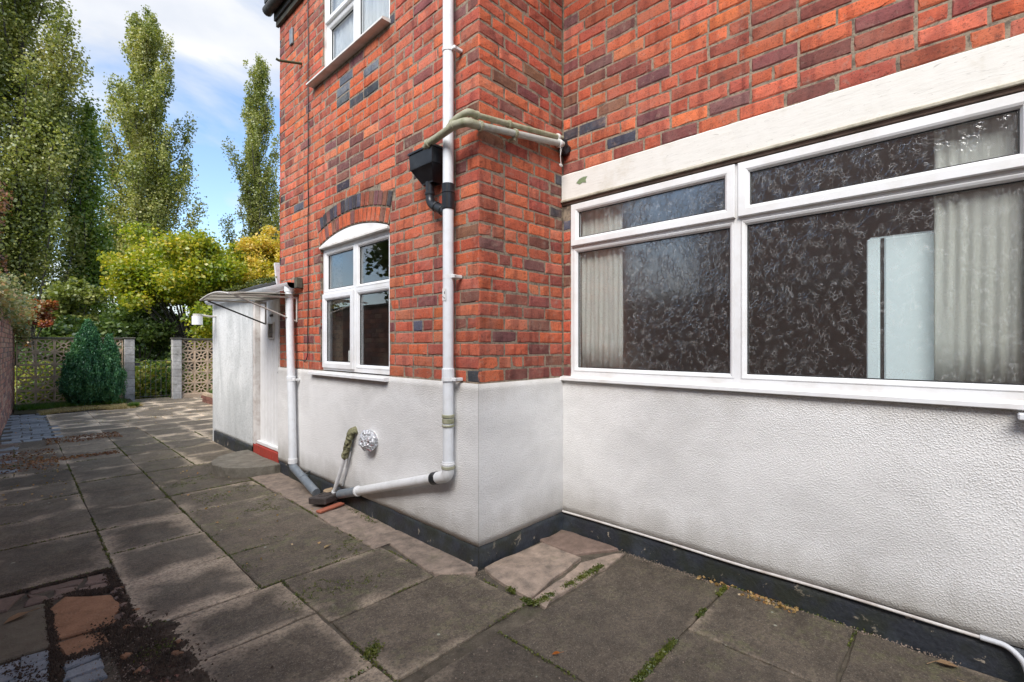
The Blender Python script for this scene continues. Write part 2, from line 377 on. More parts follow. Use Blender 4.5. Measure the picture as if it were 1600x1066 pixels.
def B(lo, hi, bev=0.0, rot=None):
    bm = NB(); box(bm, lo, hi, bev, rot); return bm
def path_round(pts, rad, n=6):
    P = [Vector(p) for p in pts]; o = [P[0]]
    for i in range(1, len(P)-1):
        a = (P[i-1]-P[i]); b = (P[i+1]-P[i]); r = min(rad, a.length*.45, b.length*.45)
        s = P[i]+a.normalized()*r; e = P[i]+b.normalized()*r
        for k in range(n+1):
            t = k/n; o.append(s*(1-t)**2+P[i]*2*t*(1-t)+e*t*t)
    o.append(P[-1]); return o
def tube(bm, pts, r, seg=14, cap=True, rf=None):
    P = [Vector(p) for p in pts]; rings = []; up = None
    for i, p in enumerate(P):
        t = (P[min(i+1, len(P)-1)]-P[max(i-1, 0)]).normalized()
        if up is None: up = Vector((0, 0, 1)) if abs(t.z) < .9 else Vector((1, 0, 0))
        x = up.cross(t).normalized(); y = t.cross(x).normalized(); up = y
        rr = r if rf is None else rf(i/(len(P)-1))
        rings.append([bm.verts.new(p+(x*math.cos(2*PI*k/seg)+y*math.sin(2*PI*k/seg))*rr) for k in range(seg)])
    for a, b in zip(rings, rings[1:]):
        for k in range(seg): bm.faces.new((a[k], a[(k+1) % seg], b[(k+1) % seg], b[k]))
    if cap:
        for R0 in (rings[0], rings[-1]): bm.faces.new([bm.verts.new(v.co) for v in R0])
    return bm
def T(pts, r, seg=14, rad=None, rf=None, n=6):
    bm = NB(); tube(bm, path_round(pts, rad, n) if rad else pts, r, seg, True, rf); return bm
def quads_mesh(name, V, n, mat, parent=None, origin=None, world=(0, 0, 0), k=4):
    """V: (n*k,3) world vertices of n separate polygons with k corners"""
    V = np.asarray(V, dtype=np.float32); me = bpy.data.meshes.new(name)
    V = V - np.asarray(world, dtype=np.float32)
    me.vertices.add(n*k); me.vertices.foreach_set('co', V.ravel())
    me.loops.add(n*k); me.loops.foreach_set('vertex_index', np.arange(n*k, dtype=np.int32))
    me.polygons.add(n); me.polygons.foreach_set('loop_start', np.arange(0, n*k, k, dtype=np.int32))
    me.polygons.foreach_set('loop_total', np.full(n, k, dtype=np.int32)); me.update(calc_edges=True)
    me.materials.append(mat)
    return link(bpy.data.objects.new(name, me), parent, world)
rng = np.random.default_rng(11)
def leaves(cent, size, flat=0.0, updir=0.0, width=.55):
    n = len(cent); a = rng.normal(size=(n, 3)); a[:, 2] = a[:, 2]*(1-flat)+updir; a /= np.linalg.norm(a, axis=1)[:, None]
    b = rng.normal(size=(n, 3)); b = np.cross(a, b); b /= np.linalg.norm(b, axis=1)[:, None]+1e-9
    s = (size*rng.uniform(.6, 1.3, n))[:, None]; nrm = np.cross(a, b)*s*.12
    V = np.stack([cent-a*s*.5, cent+b*s*width*.5+nrm, cent+a*s*.5, cent-b*s*width*.5+nrm], axis=1)
    return V.reshape(-1, 3)

# wall frames: (u along the wall, w outward, z)
XA, YB, XC, Y4, YO = 1.933, 2.111, 2.766, 5.22, 7.52
FA = lambda u, w, z: Vector((XA-w, u, z))
FB = lambda u, w, z: Vector((u, YB-w, z))
FC = lambda u, w, z: Vector((XC-w, u, z))
FD = lambda u, w, z: Vector((u, Y4+w, z))
def fbox(F, u0, u1, w0, w1, z0, z1, bev=0.0):
    a = F(u0, w0, z0); b = F(u1, w1, z1)
    return B((min(a.x, b.x), min(a.y, b.y), z0), (max(a.x, b.x), max(a.y, b.y), z1), bev)
def fbx(bm, F, u0, u1, w0, w1, z0, z1, bev=0.0):
    a = F(u0, w0, z0); b = F(u1, w1, z1)
    box(bm, (min(a.x, b.x), min(a.y, b.y), z0), (max(a.x, b.x), max(a.y, b.y), z1), bev)
def ring(bm, F, u0, u1, z0, z1, prof):
    L_ = []
    for ins, w in prof:
        L_.append([bm.verts.new(F(u, w, z)) for u, z in ((u0+ins, z0+ins), (u1-ins, z0+ins), (u1-ins, z1-ins), (u0+ins, z1-ins))])
    for a, b in zip(L_, L_[1:]):
        for k in range(4): bm.faces.new((a[k], a[(k+1) % 4], b[(k+1) % 4], b[k]))
    return bm

# ------------------------------------------------------------------ ground
bm = NB(); r = bmesh.ops.create_grid(bm, x_segments=30, y_segments=30, size=450)
for v in bm.verts: v.co.z = -.09
struct(obj('ground', bm, EARTH))
bm = NB(); box(bm, (-.75, -4, -.085), (5.2, 14.45, -.012)); 
bed = struct(obj('yard_bedding', bm, JOINT))

# ------------------------------------------------------------------ paving
yard = bpy.data.objects.new('paved_yard', None); link(yard, None, (1, 4, 0)); struct(yard)
def slab_mesh(poly, ztop, th=.05, jit=.003, bev=.005, tilt=(0, 0), seglen=.09, dome=0.0):
    """poly: corner list in plan; returns bmesh with worn edges"""
    pts = []; n = len(poly)
    for i in range(n):
        a = Vector((*poly[i], 0)); b = Vector((*poly[(i+1) % n], 0)); k = max(1, int((b-a).length/seglen))
        for j in range(k):
            p = a.lerp(b, j/k)
            jj = jit*(2.2 if j == 0 else 1)
            pts.append(p+Vector((rnd.uniform(-jj, jj), rnd.uniform(-jj, jj), 0)))
    c = sum(pts, Vector())/len(pts); bm = NB()
    def zz(p, o=0): return ztop+(p.x-c.x)*tilt[0]+(p.y-c.y)*tilt[1]+o
    inn = [p+(c-p).normalized()*rnd.uniform(.7, 1.6)*bev for p in pts]
    low = [bm.verts.new((p.x, p.y, ztop-th)) for p in pts]
    mid = [bm.verts.new((p.x, p.y, zz(p, -bev))) for p in pts]
    top = [bm.verts.new((p.x, p.y, zz(p, rnd.uniform(-.0008, .0008)))) for p in inn]
    m = len(pts)
    for A_, B_ in ((low, mid), (mid, top)):
        for k in range(m): bm.faces.new((A_[k], A_[(k+1) % m], B_[(k+1) % m], B_[k]))
    if dome > 0:
        cv = bm.verts.new((c.x, c.y, zz(c, dome)))
        for k in range(m): bm.faces.new((top[k], top[(k+1) % m], cv))
    else: bm.faces.new(top)
    return bm
slabs = []
def slab(x0, y0, x1, y1, tone=None, reach=None, green=None, mat=None, gap=.003, name='paving_slab', z=None):
    g = gap
    poly = [(x0+g, y0+g), (x1-g, y0+g), (x1-g, y1-g), (x0+g, y1-g)]
    o = obj(name, slab_mesh(poly, rnd.uniform(-.004, .004) if z is None else z, tilt=(rnd.uniform(-.006, .006), rnd.uniform(-.006, .006))), mat or SLAB, yard)
    o.color = ((rnd.uniform(.25, .6) if tone is None else tone)*(1 if y0 > 7.4 else .8)-(.0 if y0 > 7.4 else .06 if y0 > 2.8 else .14)+rnd.uniform(-.05, .05), (rnd.uniform(-.02, .16) if reach is None else reach-.03), (max(0, min(1, (x0-.7)*1.1)) if green is None else green), 1)  # far slabs get a lighter tone: the open sky's light painted in
    slabs.append((x0, y0, x1, y1)); return o
# left column
for y0, y1 in ((3.735, 4.56), (4.56, 5.19), (5.19, 5.80), (5.80, 6.40), (6.40, 7.02), (7.02, 7.62), (7.62, 8.22), (8.22, 8.83), (8.83, 9.45)):
    slab(-.12 if y0 < 7 else .0, y0, .415, y1, reach=.12, green=0.2)
    slab(-.42, y0+.02, -.12 if y0 < 7 else .0, y1+.01, reach=.1, green=.5)
# middle column
for y0, y1, t, rr in ((2.82, 3.398, .45, .02), (3.398, 3.965, .45, .04), (3.965, 4.53, .4, .03), (4.53, 5.10, .35, .08), (5.10, 6.25, .4, .2), (6.25, 6.81, .4, .12), (6.81, 7.40, .5, .15), (7.40, 8.0, .85, .2), (8.0, 8.62, .9, .2), (8.62, 9.25, .8, .2), (9.25, 9.9, .7, .1)):
    slab(.415, y0, .945, y1, t, rr, 0.1)
# house-side column
for y0, y1, t, rr in ((2.815, 3.40, .45, .2), (3.40, 4.49, .5, .25), (4.49, 5.12, .5, .14), (5.12, 5.66, .4, .25), (5.66, 6.23, .4, .25)):
    slab(.945, y0, 1.64, y1, t, rr, .95)
slab(1.64, 5.22, 1.93, 6.23, .4, .1, .8)
for y0, y1 in ((6.23, 6.81), (6.81, 7.40), (7.40, 8.0), (8.0, 8.62), (8.62, 9.25), (9.25, 9.9)):
    slab(.945, y0, 1.40, y1, None, .15, .6); slab(1.40, y0, 1.93, y1, None, .08, .5)
    if y0 >= 7.4: slab(1.93, y0+.1, 2.55, y1+.1, None, .05, .4); slab(2.55, y0, 3.2, y1, None, .05, .4)
# far rows
y = 9.9
while y < 14.2:
    h = rnd.choice((.45, .6, .6)); x = .415 if y < 12.6 else 1.65
    if y < 9.9+.01: x = .415
    while x < 3.4:
        w = rnd.choice((.6, .6, .9)); slab(x, y, min(x+w, 3.5), y+h, rnd.uniform(.5, .95), rnd.uniform(-.1, .12), .5); x += w
    y += h
# near rows
slab(.495, 2.368, 1.05, 2.812, .5, .02, .3); slab(1.055, 2.225, 1.69, 2.808, .5, .12, .95)
slab(.49, 1.79, 1.05, 2.362, .45, .05, .1); slab(1.058, 1.64, 1.85, 2.218, .5, .2, .5)
slab(.42, 1.20, 1.05, 1.785, .4, .05, .1); slab(1.125, .95, 1.568, 1.575, .3, .25, .2); slab(.5, .6, 1.125, 1.2, .4, .1, .2)
slab(1.575, .945, 2.735, 1.545, .45, .28, .35); slab(2.205, .36, 2.75, .938, .42, .2, .7); slab(1.60, .36, 2.20, .938, .35, .25, .5)
slab(1.0, .3, 1.595, .938, .35, .2, .2); slab(2.205, -.22, 2.75, .352, .45, .2, .8); slab(1.6, -.22, 2.2, .352, .4, .2, .5)
slab(2.205, -.85, 2.75, -.23, .45, .2, .8); slab(1.6, -.85, 2.2, -.23, .4, .2, .5)
for i in range(3):
    for j in range(4): slab(-.4+i*.62, -1.5+j*.6, .215+i*.62, -.905+j*.6, .4, .15, .2)
# cement strip at the foot of the wall
def poly_piece(name, poly, z, mat, th=.05, jit=.006, bev=.006, dome=0.0, seg=.08, parent=yard):
    return obj(name, slab_mesh(poly, z, th, jit, bev, (rnd.uniform(-.01, .01), rnd.uniform(-.01, .01)), seg, dome), mat, parent)
for y0, y1, x0 in ((4.25, 5.21, 1.65), (2.99, 3.70, 1.64)):
    poly_piece('cement_strip', [(x0, y0), (1.925, y0), (1.925, y1), (x0, y1)], .006, CEMENT, jit=.004)
poly_piece('cement_strip', [(1.66, 3.705), (1.925, 3.705), (1.925, 4.245), (1.66, 4.245)], .004, CEMENT, jit=.004)
poly_piece('cement_strip', [(1.64, 2.815), (1.75, 2.81), (1.70, 2.30), (1.93, 2.16), (1.93, 2.985), (1.64, 2.985)], .004, CEMENT)
poly_piece('cement_strip', [(1.70, 2.225), (1.86, 2.07), (1.93, 2.10), (1.90, 2.16), (1.71, 2.29)], .010, CEMENT)
poly_piece('light_slab', [(1.875, 1.66), (2.45, 1.74), (2.46, 2.05), (1.96, 2.095), (1.93, 2.05)], .012, CEMENT, dome=.004, jit=.007)
poly_piece('cement_patch', [(2.48, 1.80), (2.75, 1.62), (2.755, 2.10), (2.49, 2.10)], .007, CRACK_ST, dome=.004, jit=.008)
poly_piece('cement_patch', [(1.86, 1.56), (2.74, 1.56), (2.70, 1.63), (2.42, 1.69), (1.86, 1.635)], .004, CEMENT, jit=.01)
# broken pieces, lower left
poly_piece('broken_stone', [(.13, 3.01), (.33, 2.99), (.385, 3.16), (.36, 3.33), (.20, 3.46), (.135, 3.44)], .004, ORANGE_ST, dome=.006, jit=.012)
poly_piece('broken_stone', [(.135, 2.80), (.30, 2.79), (.30, 2.95), (.14, 2.985)], .002, ORANGE_ST, dome=.004, jit=.01)
poly_piece('beige_stone', [(-.20, 2.955), (.112, 2.945), (.115, 3.47), (-.20, 3.50)], .006, BEIGE_ST, dome=.012, jit=.006)
poly_piece('beige_stone', [(-.20, 3.55), (-.02, 3.52), (.03, 3.70), (-.20, 3.72)], .0, CRACK_ST, jit=.01)
for pl in ([(.04, 3.51), (.12, 3.50), (.12, 3.60), (.06, 3.66)], [(.14, 3.50), (.22, 3.50), (.24, 3.60), (.15, 3.63)], [(.07, 3.67), (.25, 3.63), (.28, 3.70), (.06, 3.715)],
           [(.24, 3.48), (.36, 3.40), (.385, 3.52), (.26, 3.57)], [(.27, 3.59), (.385, 3.53), (.39, 3.70), (.30, 3.70)], [(.31, 3.00), (.36, 2.98), (.375, 3.06), (.33, 3.08)],
           [(.33, 2.86), (.43, 2.84), (.44, 2.95), (.36, 2.98)], [(.38, 2.55), (.47, 2.52), (.47, 2.70), (.40, 2.74)]):
    poly_piece('broken_stone', pl, rnd.uniform(-.006, .002), CRACK_ST, dome=.004, jit=.008, seg=.05)
for x0, y0, x1, y1 in ((-.10, 2.86, .02, 2.935), (.025, 2.855, .112, 2.935), (-.10, 2.775, .108, 2.85), (-.02, 2.69, .105, 2.768), (.14, 2.705, .262, 2.775), (.14, 2.62, .26, 2.69), (-.10, 2.60, .10, 2.68), (.02, 2.52, .12, 2.59), (.15, 2.53, .26, 2.60)):
    poly_piece('blue_brick', [(x0, y0), (x1, y0), (x1, y1), (x0, y1)], rnd.uniform(-.003, .004), BLUE_BR, jit=.004, seg=.06)
for x0, y0 in ((.36, 2.42), (.42, 2.36), (.38, 2.30), (.44, 2.26)):
    poly_piece('red_brick_stub', [(x0, y0), (x0+.045, y0-.02), (x0+.06, y0+.10), (x0+.01, y0+.12)], .0, OLD_RED, jit=.006, seg=.05)
# blue-grey brick pavers along the left wall at the far end
yy = 9.5; k = 0
while yy < 13.0:
    xx = -.13+(k % 2)*.1
    while xx < .38:
        poly_piece('blue_brick', [(xx, yy), (xx+.2, yy), (xx+.2, yy+.19), (xx, yy+.19)], rnd.uniform(-.008, .006), BLUE_BR, jit=.006, seg=.2)
        xx += .215
    yy += .215; k += 1
for i in range(24):
    poly_piece('blue_brick' if i % 3 else 'broken_stone', [(-.36+.21*(i % 2)+j*.19, 7.3+(i//2)*.19+dj*.17) for j, dj in ((0, 0), (1, 0), (1, 1), (0, 1))], rnd.uniform(-.006, .004), CRACK_ST if i % 3 == 0 else BLUE_BR, jit=.006, seg=.2) if i < 22 else None

# ------------------------------------------------------------------ bricks
def frame_rot(F):
    d = F(1, 0, 0)-F(0, 0, 0); o = F(0, 1, 0)-F(0, 0, 0)
    # local x runs so that local -y is outward
    x = Vector((-o.y, o.x, 0)); return math.atan2(x.y, x.x)
def brick_template(L_, H_, seed):
    r_ = random.Random(seed); nx = 4 if L_ > .15 else 2; nz = 2; bm = NB(); D_ = .03; bv = .006
    xs = [-L_/2+L_*i/nx for i in range(nx+1)]; zs = [-H_/2+H_*j/nz for j in range(nz+1)]
    g = {}
    for i, x in enumerate(xs):
        for j, z in enumerate(zs):
            e = (i in (0, nx))+(j in (0, nz)); k = r_.uniform(.5, 1.6)*(2.2 if (e == 2 and r_.random() < .4) else 1)
            ix = x-math.copysign(bv*k, x) if i in (0, nx) else x+r_.uniform(-.004, .004)
            iz = z-math.copysign(bv*k, z) if j in (0, nz) else z
            g[i, j] = bm.verts.new((ix, r_.uniform(-.0012, .0012)+(0.0015 if e else 0), iz))
    for i in range(nx):
        for j in range(nz): bm.faces.new((g[i, j], g[i+1, j], g[i+1, j+1], g[i, j+1]))
    per = [(i, 0) for i in range(nx)]+[(nx, j) for j in range(nz)]+[(i, nz) for i in range(nx, 0, -1)]+[(0, j) for j in range(nz, 0, -1)]
    rim = []; back = []
    for i, j in per:
        jj = r_.uniform(-.0018, .0018); a = xs[i]+(jj if i in (0, nx) else 0); b = zs[j]+(jj if j in (0, nz) else 0)
        rim.append(bm.verts.new((a, .006, b))); back.append(bm.verts.new((a, D_, b)))
    m = len(per)
    for k in range(m):
        a, b = per[k], per[(k+1) % m]
        bm.faces.new((g[b], g[a], rim[k], rim[(k+1) % m])); bm.faces.new((rim[(k+1) % m], rim[k], back[k], back[(k+1) % m]))
    bmesh.ops.recalc_face_normals(bm, faces=bm.faces)
    me = bpy.data.meshes.new('brick'); bm.to_mesh(me); bm.free(); me.materials.append(BRICK_O); return me
BH, BL, JT, CO = .0715, .2175, .0115, .0818
TS = [brick_template(BL, BH, i) for i in range(9)]; TH = [brick_template(.1035, BH, 50+i) for i in range(5)]
def tdata(me):
    V = np.empty(len(me.vertices)*3, dtype=np.float32); me.vertices.foreach_get('co', V); V = V.reshape(-1, 3)
    return V, [tuple(p.vertices) for p in me.polygons]
TD = {me.name: tdata(me) for me in TS+TH}
RED = [(.47, .115, .062), (.51, .135, .072), (.42, .100, .056), (.50, .150, .090), (.38, .095, .060), (.53, .130, .060)]
PUR = [(.24, .075, .058), (.19, .068, .060), (.30, .085, .060), (.17, .075, .075), (.21, .095, .065), (.33, .09, .055)]
BLU = [(.055, .060, .078), (.085, .095, .12), (.05, .048, .058)]
def bcol(kind='mix', dark=.22, blue=.035):
    t = rnd.random()
    c = rnd.choice(BLU) if (kind == 'blue' or (kind == 'mix' and t < blue)) else rnd.choice(PUR) if (kind == 'purple' or (kind == 'mix' and t < dark)) else rnd.choice(RED)
    k = rnd.uniform(.85, 1.15); return (c[0]*k, c[1]*k*rnd.uniform(.9, 1.1), c[2]*k*rnd.uniform(.9, 1.1))
ALLB = []   # (F, u centre, z centre, length, height, roll, colour, part key)
def courses(F, key, u0, u1, z0, z1, cut, seed, dark=.22, blue=.035, start_end='u0', colf=None):
    """cut(u0,u1,z) -> list of kept spans; bond: stretchers with a broken bond and a header course now and then"""
    z = z0; k = seed; base = random.Random(seed)
    while z+BH < z1+.01:
        zc = z+BH/2; u = u0; pat = k % 4; k += 1
        first = True
        while u < u1-.015:
            if pat == 1: L_ = .1035 if (not first and base.random() < .45) else BL
            elif pat == 3: L_ = .1035 if first else (BL if base.random() < .85 else .1035)
            else: L_ = BL if not (first and pat == 0 and False) else .1035
            if first and pat in (1, 3): L_ = .1035 if pat == 1 else .165
            first = False
            e = min(u+L_, u1)
            if u1-e < .05: e = u1
            for a, b in cut(u, e, zc):
                if b-a > .018:
                    c = bcol('mix', dark, blue) if colf is None else colf((a+b)/2, zc)
                    ALLB.append((F, (a+b)/2, zc, b-a, BH, 0.0, c, key))
            u = e+JT
        z += CO
def cut_rects(rects, extra=None):
    def f(u0, u1, z):
        sp = [(u0, u1)]
        rr = [(a, b) for a, b, c, d in rects if c-.03 < z < d+.03]
        if extra: rr += extra(z)
        for a, b in rr:
            n = []
            for s, e in sp:
                if e <= a or s >= b: n.append((s, e))
                else:
                    if s < a: n.append((s, a))
                    if e > b: n.append((b, e))
            sp = n
        return sp
    return f
ZT = 1.112
AWC, AHW = 3.697, .565          # lower arched window: centre, half width
ARC_R = (AHW**2+.085**2)/(2*.085); ARC_C = 2.26+.085-ARC_R
def arch_cut(z):
    R_ = ARC_R+.252; s = R_*R_-(z-ARC_C)**2
    if z < 2.22 or s <= 0: return []
    # clipped at the skewback lines
    h = math.sqrt(s); lim = AHW+ (z-2.26)*.33+.012
    h = min(h, lim+.004)
    return [(AWC-h-.006, AWC+h+.006)]
def colA(u, z):
    if 3.15 < u < 4.05 and 3.15 < z < 3.62:      # patched bricks under the upper window
        t = rnd.random()
        if 3.3 < z and t < .42: return bcol('blue')[0:3] if t < .3 else (.14, .16, .19)
        return (.50, .11, .045)
    return bcol('mix', .24, .012)
UW = (3.10, 4.215, 3.775, 4.70)
courses(FA, 'A', YB+.004, Y4, ZT+.008, 4.76, cut_rects([(3.10, 4.262, 1.0, 2.26), UW], arch_cut), 1, colf=colA)
courses(FB, 'B', XA+.004, XC-.004, ZT+.008, 4.76, cut_rects([]), 2, .27, .02)
courses(FC, 'C', -2.6, YB-.004, 2.592, 4.76, cut_rects([]), 3, .42, .045)
courses(FC, 'C', -2.6, -.25, ZT+.008, 2.58, cut_rects([]), 5, .3, .04)
courses(FC, 'C', 2.045, YB-.004, ZT+.008, 2.30, cut_rects([]), 6, .3, .04)
courses(FD, 'D', XA, 5.0, 1.95, 4.76, cut_rects([]), 7, .3, .04)

# ------------------------------------------------------------------ the house
house = thing('brick_house', 'red brick house with white roughcast base, arched window and wide textured window', 'house', (2.6, 3.0, 0))
def wall_back(F, u0, u1, z0, z1, holes, w1, w0, mat, name='wall', parent=house):
    us = sorted({u0, u1, *[h[0] for h in holes], *[h[1] for h in holes]}); zs = sorted({z0, z1, *[h[2] for h in holes], *[h[3] for h in holes]})
    us = [u for u in us if u0 <= u <= u1]; zs = [z for z in zs if z0 <= z <= z1]; bm = NB()
    for a, b in zip(us, us[1:]):
        for c, d in zip(zs, zs[1:]):
            if any(h[0] < (a+b)/2 < h[1] and h[2] < (c+d)/2 < h[3] for h in holes): continue
            fbx(bm, F, a, b, w0, w1, c, d)
    return obj(name, bm, mat, parent)
MD = -.0045     # mortar face behind the brick face
wallA = wall_back(FA, YB+.0065, Y4-.0065, .0, 4.80, [(3.10, 4.262, 1.06, 2.36), UW], MD, -.22, MORTAR)
wallB = wall_back(FB, XA+.0065, XC+.2, .0, 4.80, [], MD, -.2, MORTAR)
CW = (-.245, 2.045, 1.125, 2.36)
wallC = wall_back(FC, -4, YB-.0, .0, 4.80, [(CW[0], CW[1], CW[2], 2.40)], MD-.001, -.22, MORTAR)
wallD = wall_back(FD, XA+.0065, 8, .0, 4.80, [], MD, -.2, MORTAR)
PARTS = {'A': wallA, 'B': wallB, 'C': wallC, 'D': wallD}
# brick size on screen decides which 300 stand alone
def score(F, u, z, L_, H_):
    p = F(u, 0, z); D_ = p.x*FW[0]+p.y*FW[1]
    if D_ < .2: return -1
    lat = p.x*FW[1]-p.y*FW[0]; x = 800+738*lat/D_; y = 539-738*(z-CAMH)/D_
    if not (-10 < x < 1610 and -10 < y < 1076): return 0
    n = F(u, 1, z)-p; v = Vector((p.x, p.y, 0)); return L_*H_*abs(n.x*v.x+n.y*v.y)/D_**3 + 1e-9
sco = [score(b[0], b[1], b[2], b[3], b[4]) if b[7] != 'D' else -1 for b in ALLB]
order = sorted(range(len(ALLB)), key=lambda i: -sco[i]); single = set(order[:296])
jv, jf, jc = [], [], []; off = 0
for i, (F, u, z, L_, H_, roll, c, key) in enumerate(ALLB):
    me = rnd.choice(TS if L_ > .15 else TH); L0 = BL if L_ > .15 else .1035
    p = F(u, rnd.uniform(-.0015, .0025), z+rnd.uniform(-.001, .001)); rz = frame_rot(F); fl = rnd.random() < .5
    M_ = Matrix.Rotation(rz, 4, 'Z') @ Matrix.Rotation(rnd.uniform(-.006, .006), 4, 'Y')
    if i in single:
        o = bpy.data.objects.new('brick', me); C.objects.link(o); par = PARTS[key]; o.parent = par
        o.location = p-WL[par.name]; o.rotation_euler = M_.to_euler(); o.scale = (L_/L0, 1, H_/BH); o.color = (*c, 1)
    else:
        V, Fc = TD[me.name]; q = V*np.array([L_/L0, 1, H_/BH], dtype=np.float32); R3 = np.array(M_.to_3x3(), dtype=np.float32)
        q = q @ R3.T + np.array(p, dtype=np.float32); jv.append(q); jf += [tuple(k+off for k in f) for f in Fc]; off += len(V)
        jc.append(np.tile(np.array([*c, 1], dtype=np.float32), (len(V), 1)))
me = bpy.data.meshes.new('brickwork'); V = np.concatenate(jv)-np.array((2.6, 3.0, 0), dtype=np.float32); me.from_pydata(V.tolist(), [], jf)
at = me.color_attributes.new('tint', 'FLOAT_COLOR', 'POINT'); at.data.foreach_set('color', np.concatenate(jc).ravel()); me.materials.append(BRICK_A)
o = link(bpy.data.objects.new('brickwork', me), house, (2.6, 3.0, 0)); stuff(o)

# arch rings of bricks on edge
arch = bpy.data.objects.new('arch', None); link(arch, house, (XA, AWC, 2.26))
th_max = math.asin(AHW/ARC_R)
for ringi, (r0, cnt) in enumerate(((ARC_R+.006, 18), (ARC_R+.130, 19))):
    for k in range(cnt):
        th = -th_max*1.02+2*th_max*1.02*(k+.5)/cnt; r1 = r0+.115; dt = 2*th_max*1.02/cnt
        bm = NB(); vs = {}
        for w in (0, -.10):
            ins = .0 if w else .003
            for tt, rr_, key in ((-.5, 0, 0), (.5, 0, 1), (.5, 1, 2), (-.5, 1, 3)):
                a = th+tt*(dt-.0075/r0)-(.0 if w else math.copysign(.0025/r0, tt)); rad = (r0+ins) if rr_ == 0 else (r1-ins)
                vs[w, key] = bm.verts.new(FA(AWC+rad*math.sin(a), w+(rnd.uniform(0, .003) if w == 0 else 0), ARC_C+rad*math.cos(a)))
        bm.faces.new([vs[0, i] for i in range(4)]); bm.faces.new([vs[-.10, i] for i in (3, 2, 1, 0)])
        for i in range(4): bm.faces.new((vs[0, i], vs[0, (i+1) % 4], vs[-.10, (i+1) % 4], vs[-.10, i]))
        bmesh.ops.bevel(bm, geom=[e for e in bm.edges], offset=.003, segments=1, affect='EDGES')
        o = obj('voussoir', bm, BRICK_O, arch)
        c = (bcol('purple') if rnd.random() < .7 else bcol('blue')) if ringi else ((.50, .115, .05) if rnd.random() < .8 else bcol('purple')); o.color = (*c, 1)
# mortar behind the arch
bm = NB()
N = 24; fr_ = []; bk = []
for w, lst in ((MD, fr_), (-.1, bk)):
    for rad in (ARC_R+.004, ARC_R+.248):
        lst.append([bm.verts.new(FA(AWC+rad*math.sin(-th_max*1.03+2*th_max*1.03*i/N), w, ARC_C+rad*math.cos(-th_max*1.03+2*th_max*1.03*i/N))) for i in range(N+1)])
for lst in (fr_, bk):
    for i in range(N): bm.faces.new((lst[0][i], lst[0][i+1], lst[1][i+1], lst[1][i]))
for q in (0, 1):
    for i in range(N): bm.faces.new((fr_[q][i], fr_[q][i+1], bk[q][i+1], bk[q][i]))
obj('arch_mortar', bm, MORTAR, house)

# render coats, plinths
def coat(F, u0, u1, z0, z1, w, mat, name='render_coat', bellu=None, parent=house):
    bm = NB(); n = max(4, int((u1-u0)/.04)); m = max(3, int((z1-z0)/.04)); g = []
    for i in range(n+1):
        row = []
        for j in range(m+1):
            u = u0+(u1-u0)*i/n; z = z0+(z1-z0)*j/m
            ww = w+.004*mnoise.noise(Vector((u*3, z*3, w*100+5)))+.002*mnoise.noise(Vector((u*11, z*11, 2)))
            if bellu and j <= 2: ww += bellu*(1-j/2)
            if i in (0, n): ww = w
            zz_ = z+(.006*mnoise.noise(Vector((u*9, 3, 3)))+.003*mnoise.noise(Vector((u*40, 3, 3))) if j in (0, m) else 0)
            row.append(bm.verts.new(F(u, ww, zz_)))
        g.append(row)
    for i in range(n):
        for j in range(m): bm.faces.new((g[i][j], g[i+1][j], g[i+1][j+1], g[i][j+1]))
    # edges back to the wall
    for j, dz in ((0, 0), (m, 0)):
        b = [bm.verts.new(F(u0+(u1-u0)*i/n, -.005, z0 if j == 0 else z1)) for i in range(n+1)]
        for i in range(n): bm.faces.new((g[i][j], g[i+1][j], b[i+1], b[i]))
    return obj(name, bm, mat, parent, smooth=True)
coat(FA, YB-.010, Y4+.01, .135, ZT, .012, STUCCO); coat(FB, XA-.012, XC, .135, ZT, .012, STUCCO)
coat(FC, -3, YB-.0, .145, 1.10, .010, STUCCO)
coat(FA, YB-.006, Y4, -.05, .140, .008, PLINTH, 'plinth'); coat(FB, XA-.008, XC, -.05, .140, .008, PLINTH, 'plinth')
coat(FC, -3, YB, -.05, .137, .004, PLINTH, 'plinth')
# drip bead under the render of the window wall
bm = NB(); tube(bm, [FC(u, .016+.002*math.sin(u*9), .141+.0025*math.sin(u*5)) for u in np.linspace(YB-.01, -.135, 40)], .0075, 8)
obj('render_bead', bm, WOODW, house, smooth=True)
bm = T([FC(-.06, .016, .141), FC(-.14, .018, .141), FC(-.185, .03, .10), FC(-.20, .05, .03), FC(-.20, .06, -.03)], .011, 10, .05); obj('render_bead', bm, LEAD, house, smooth=True)

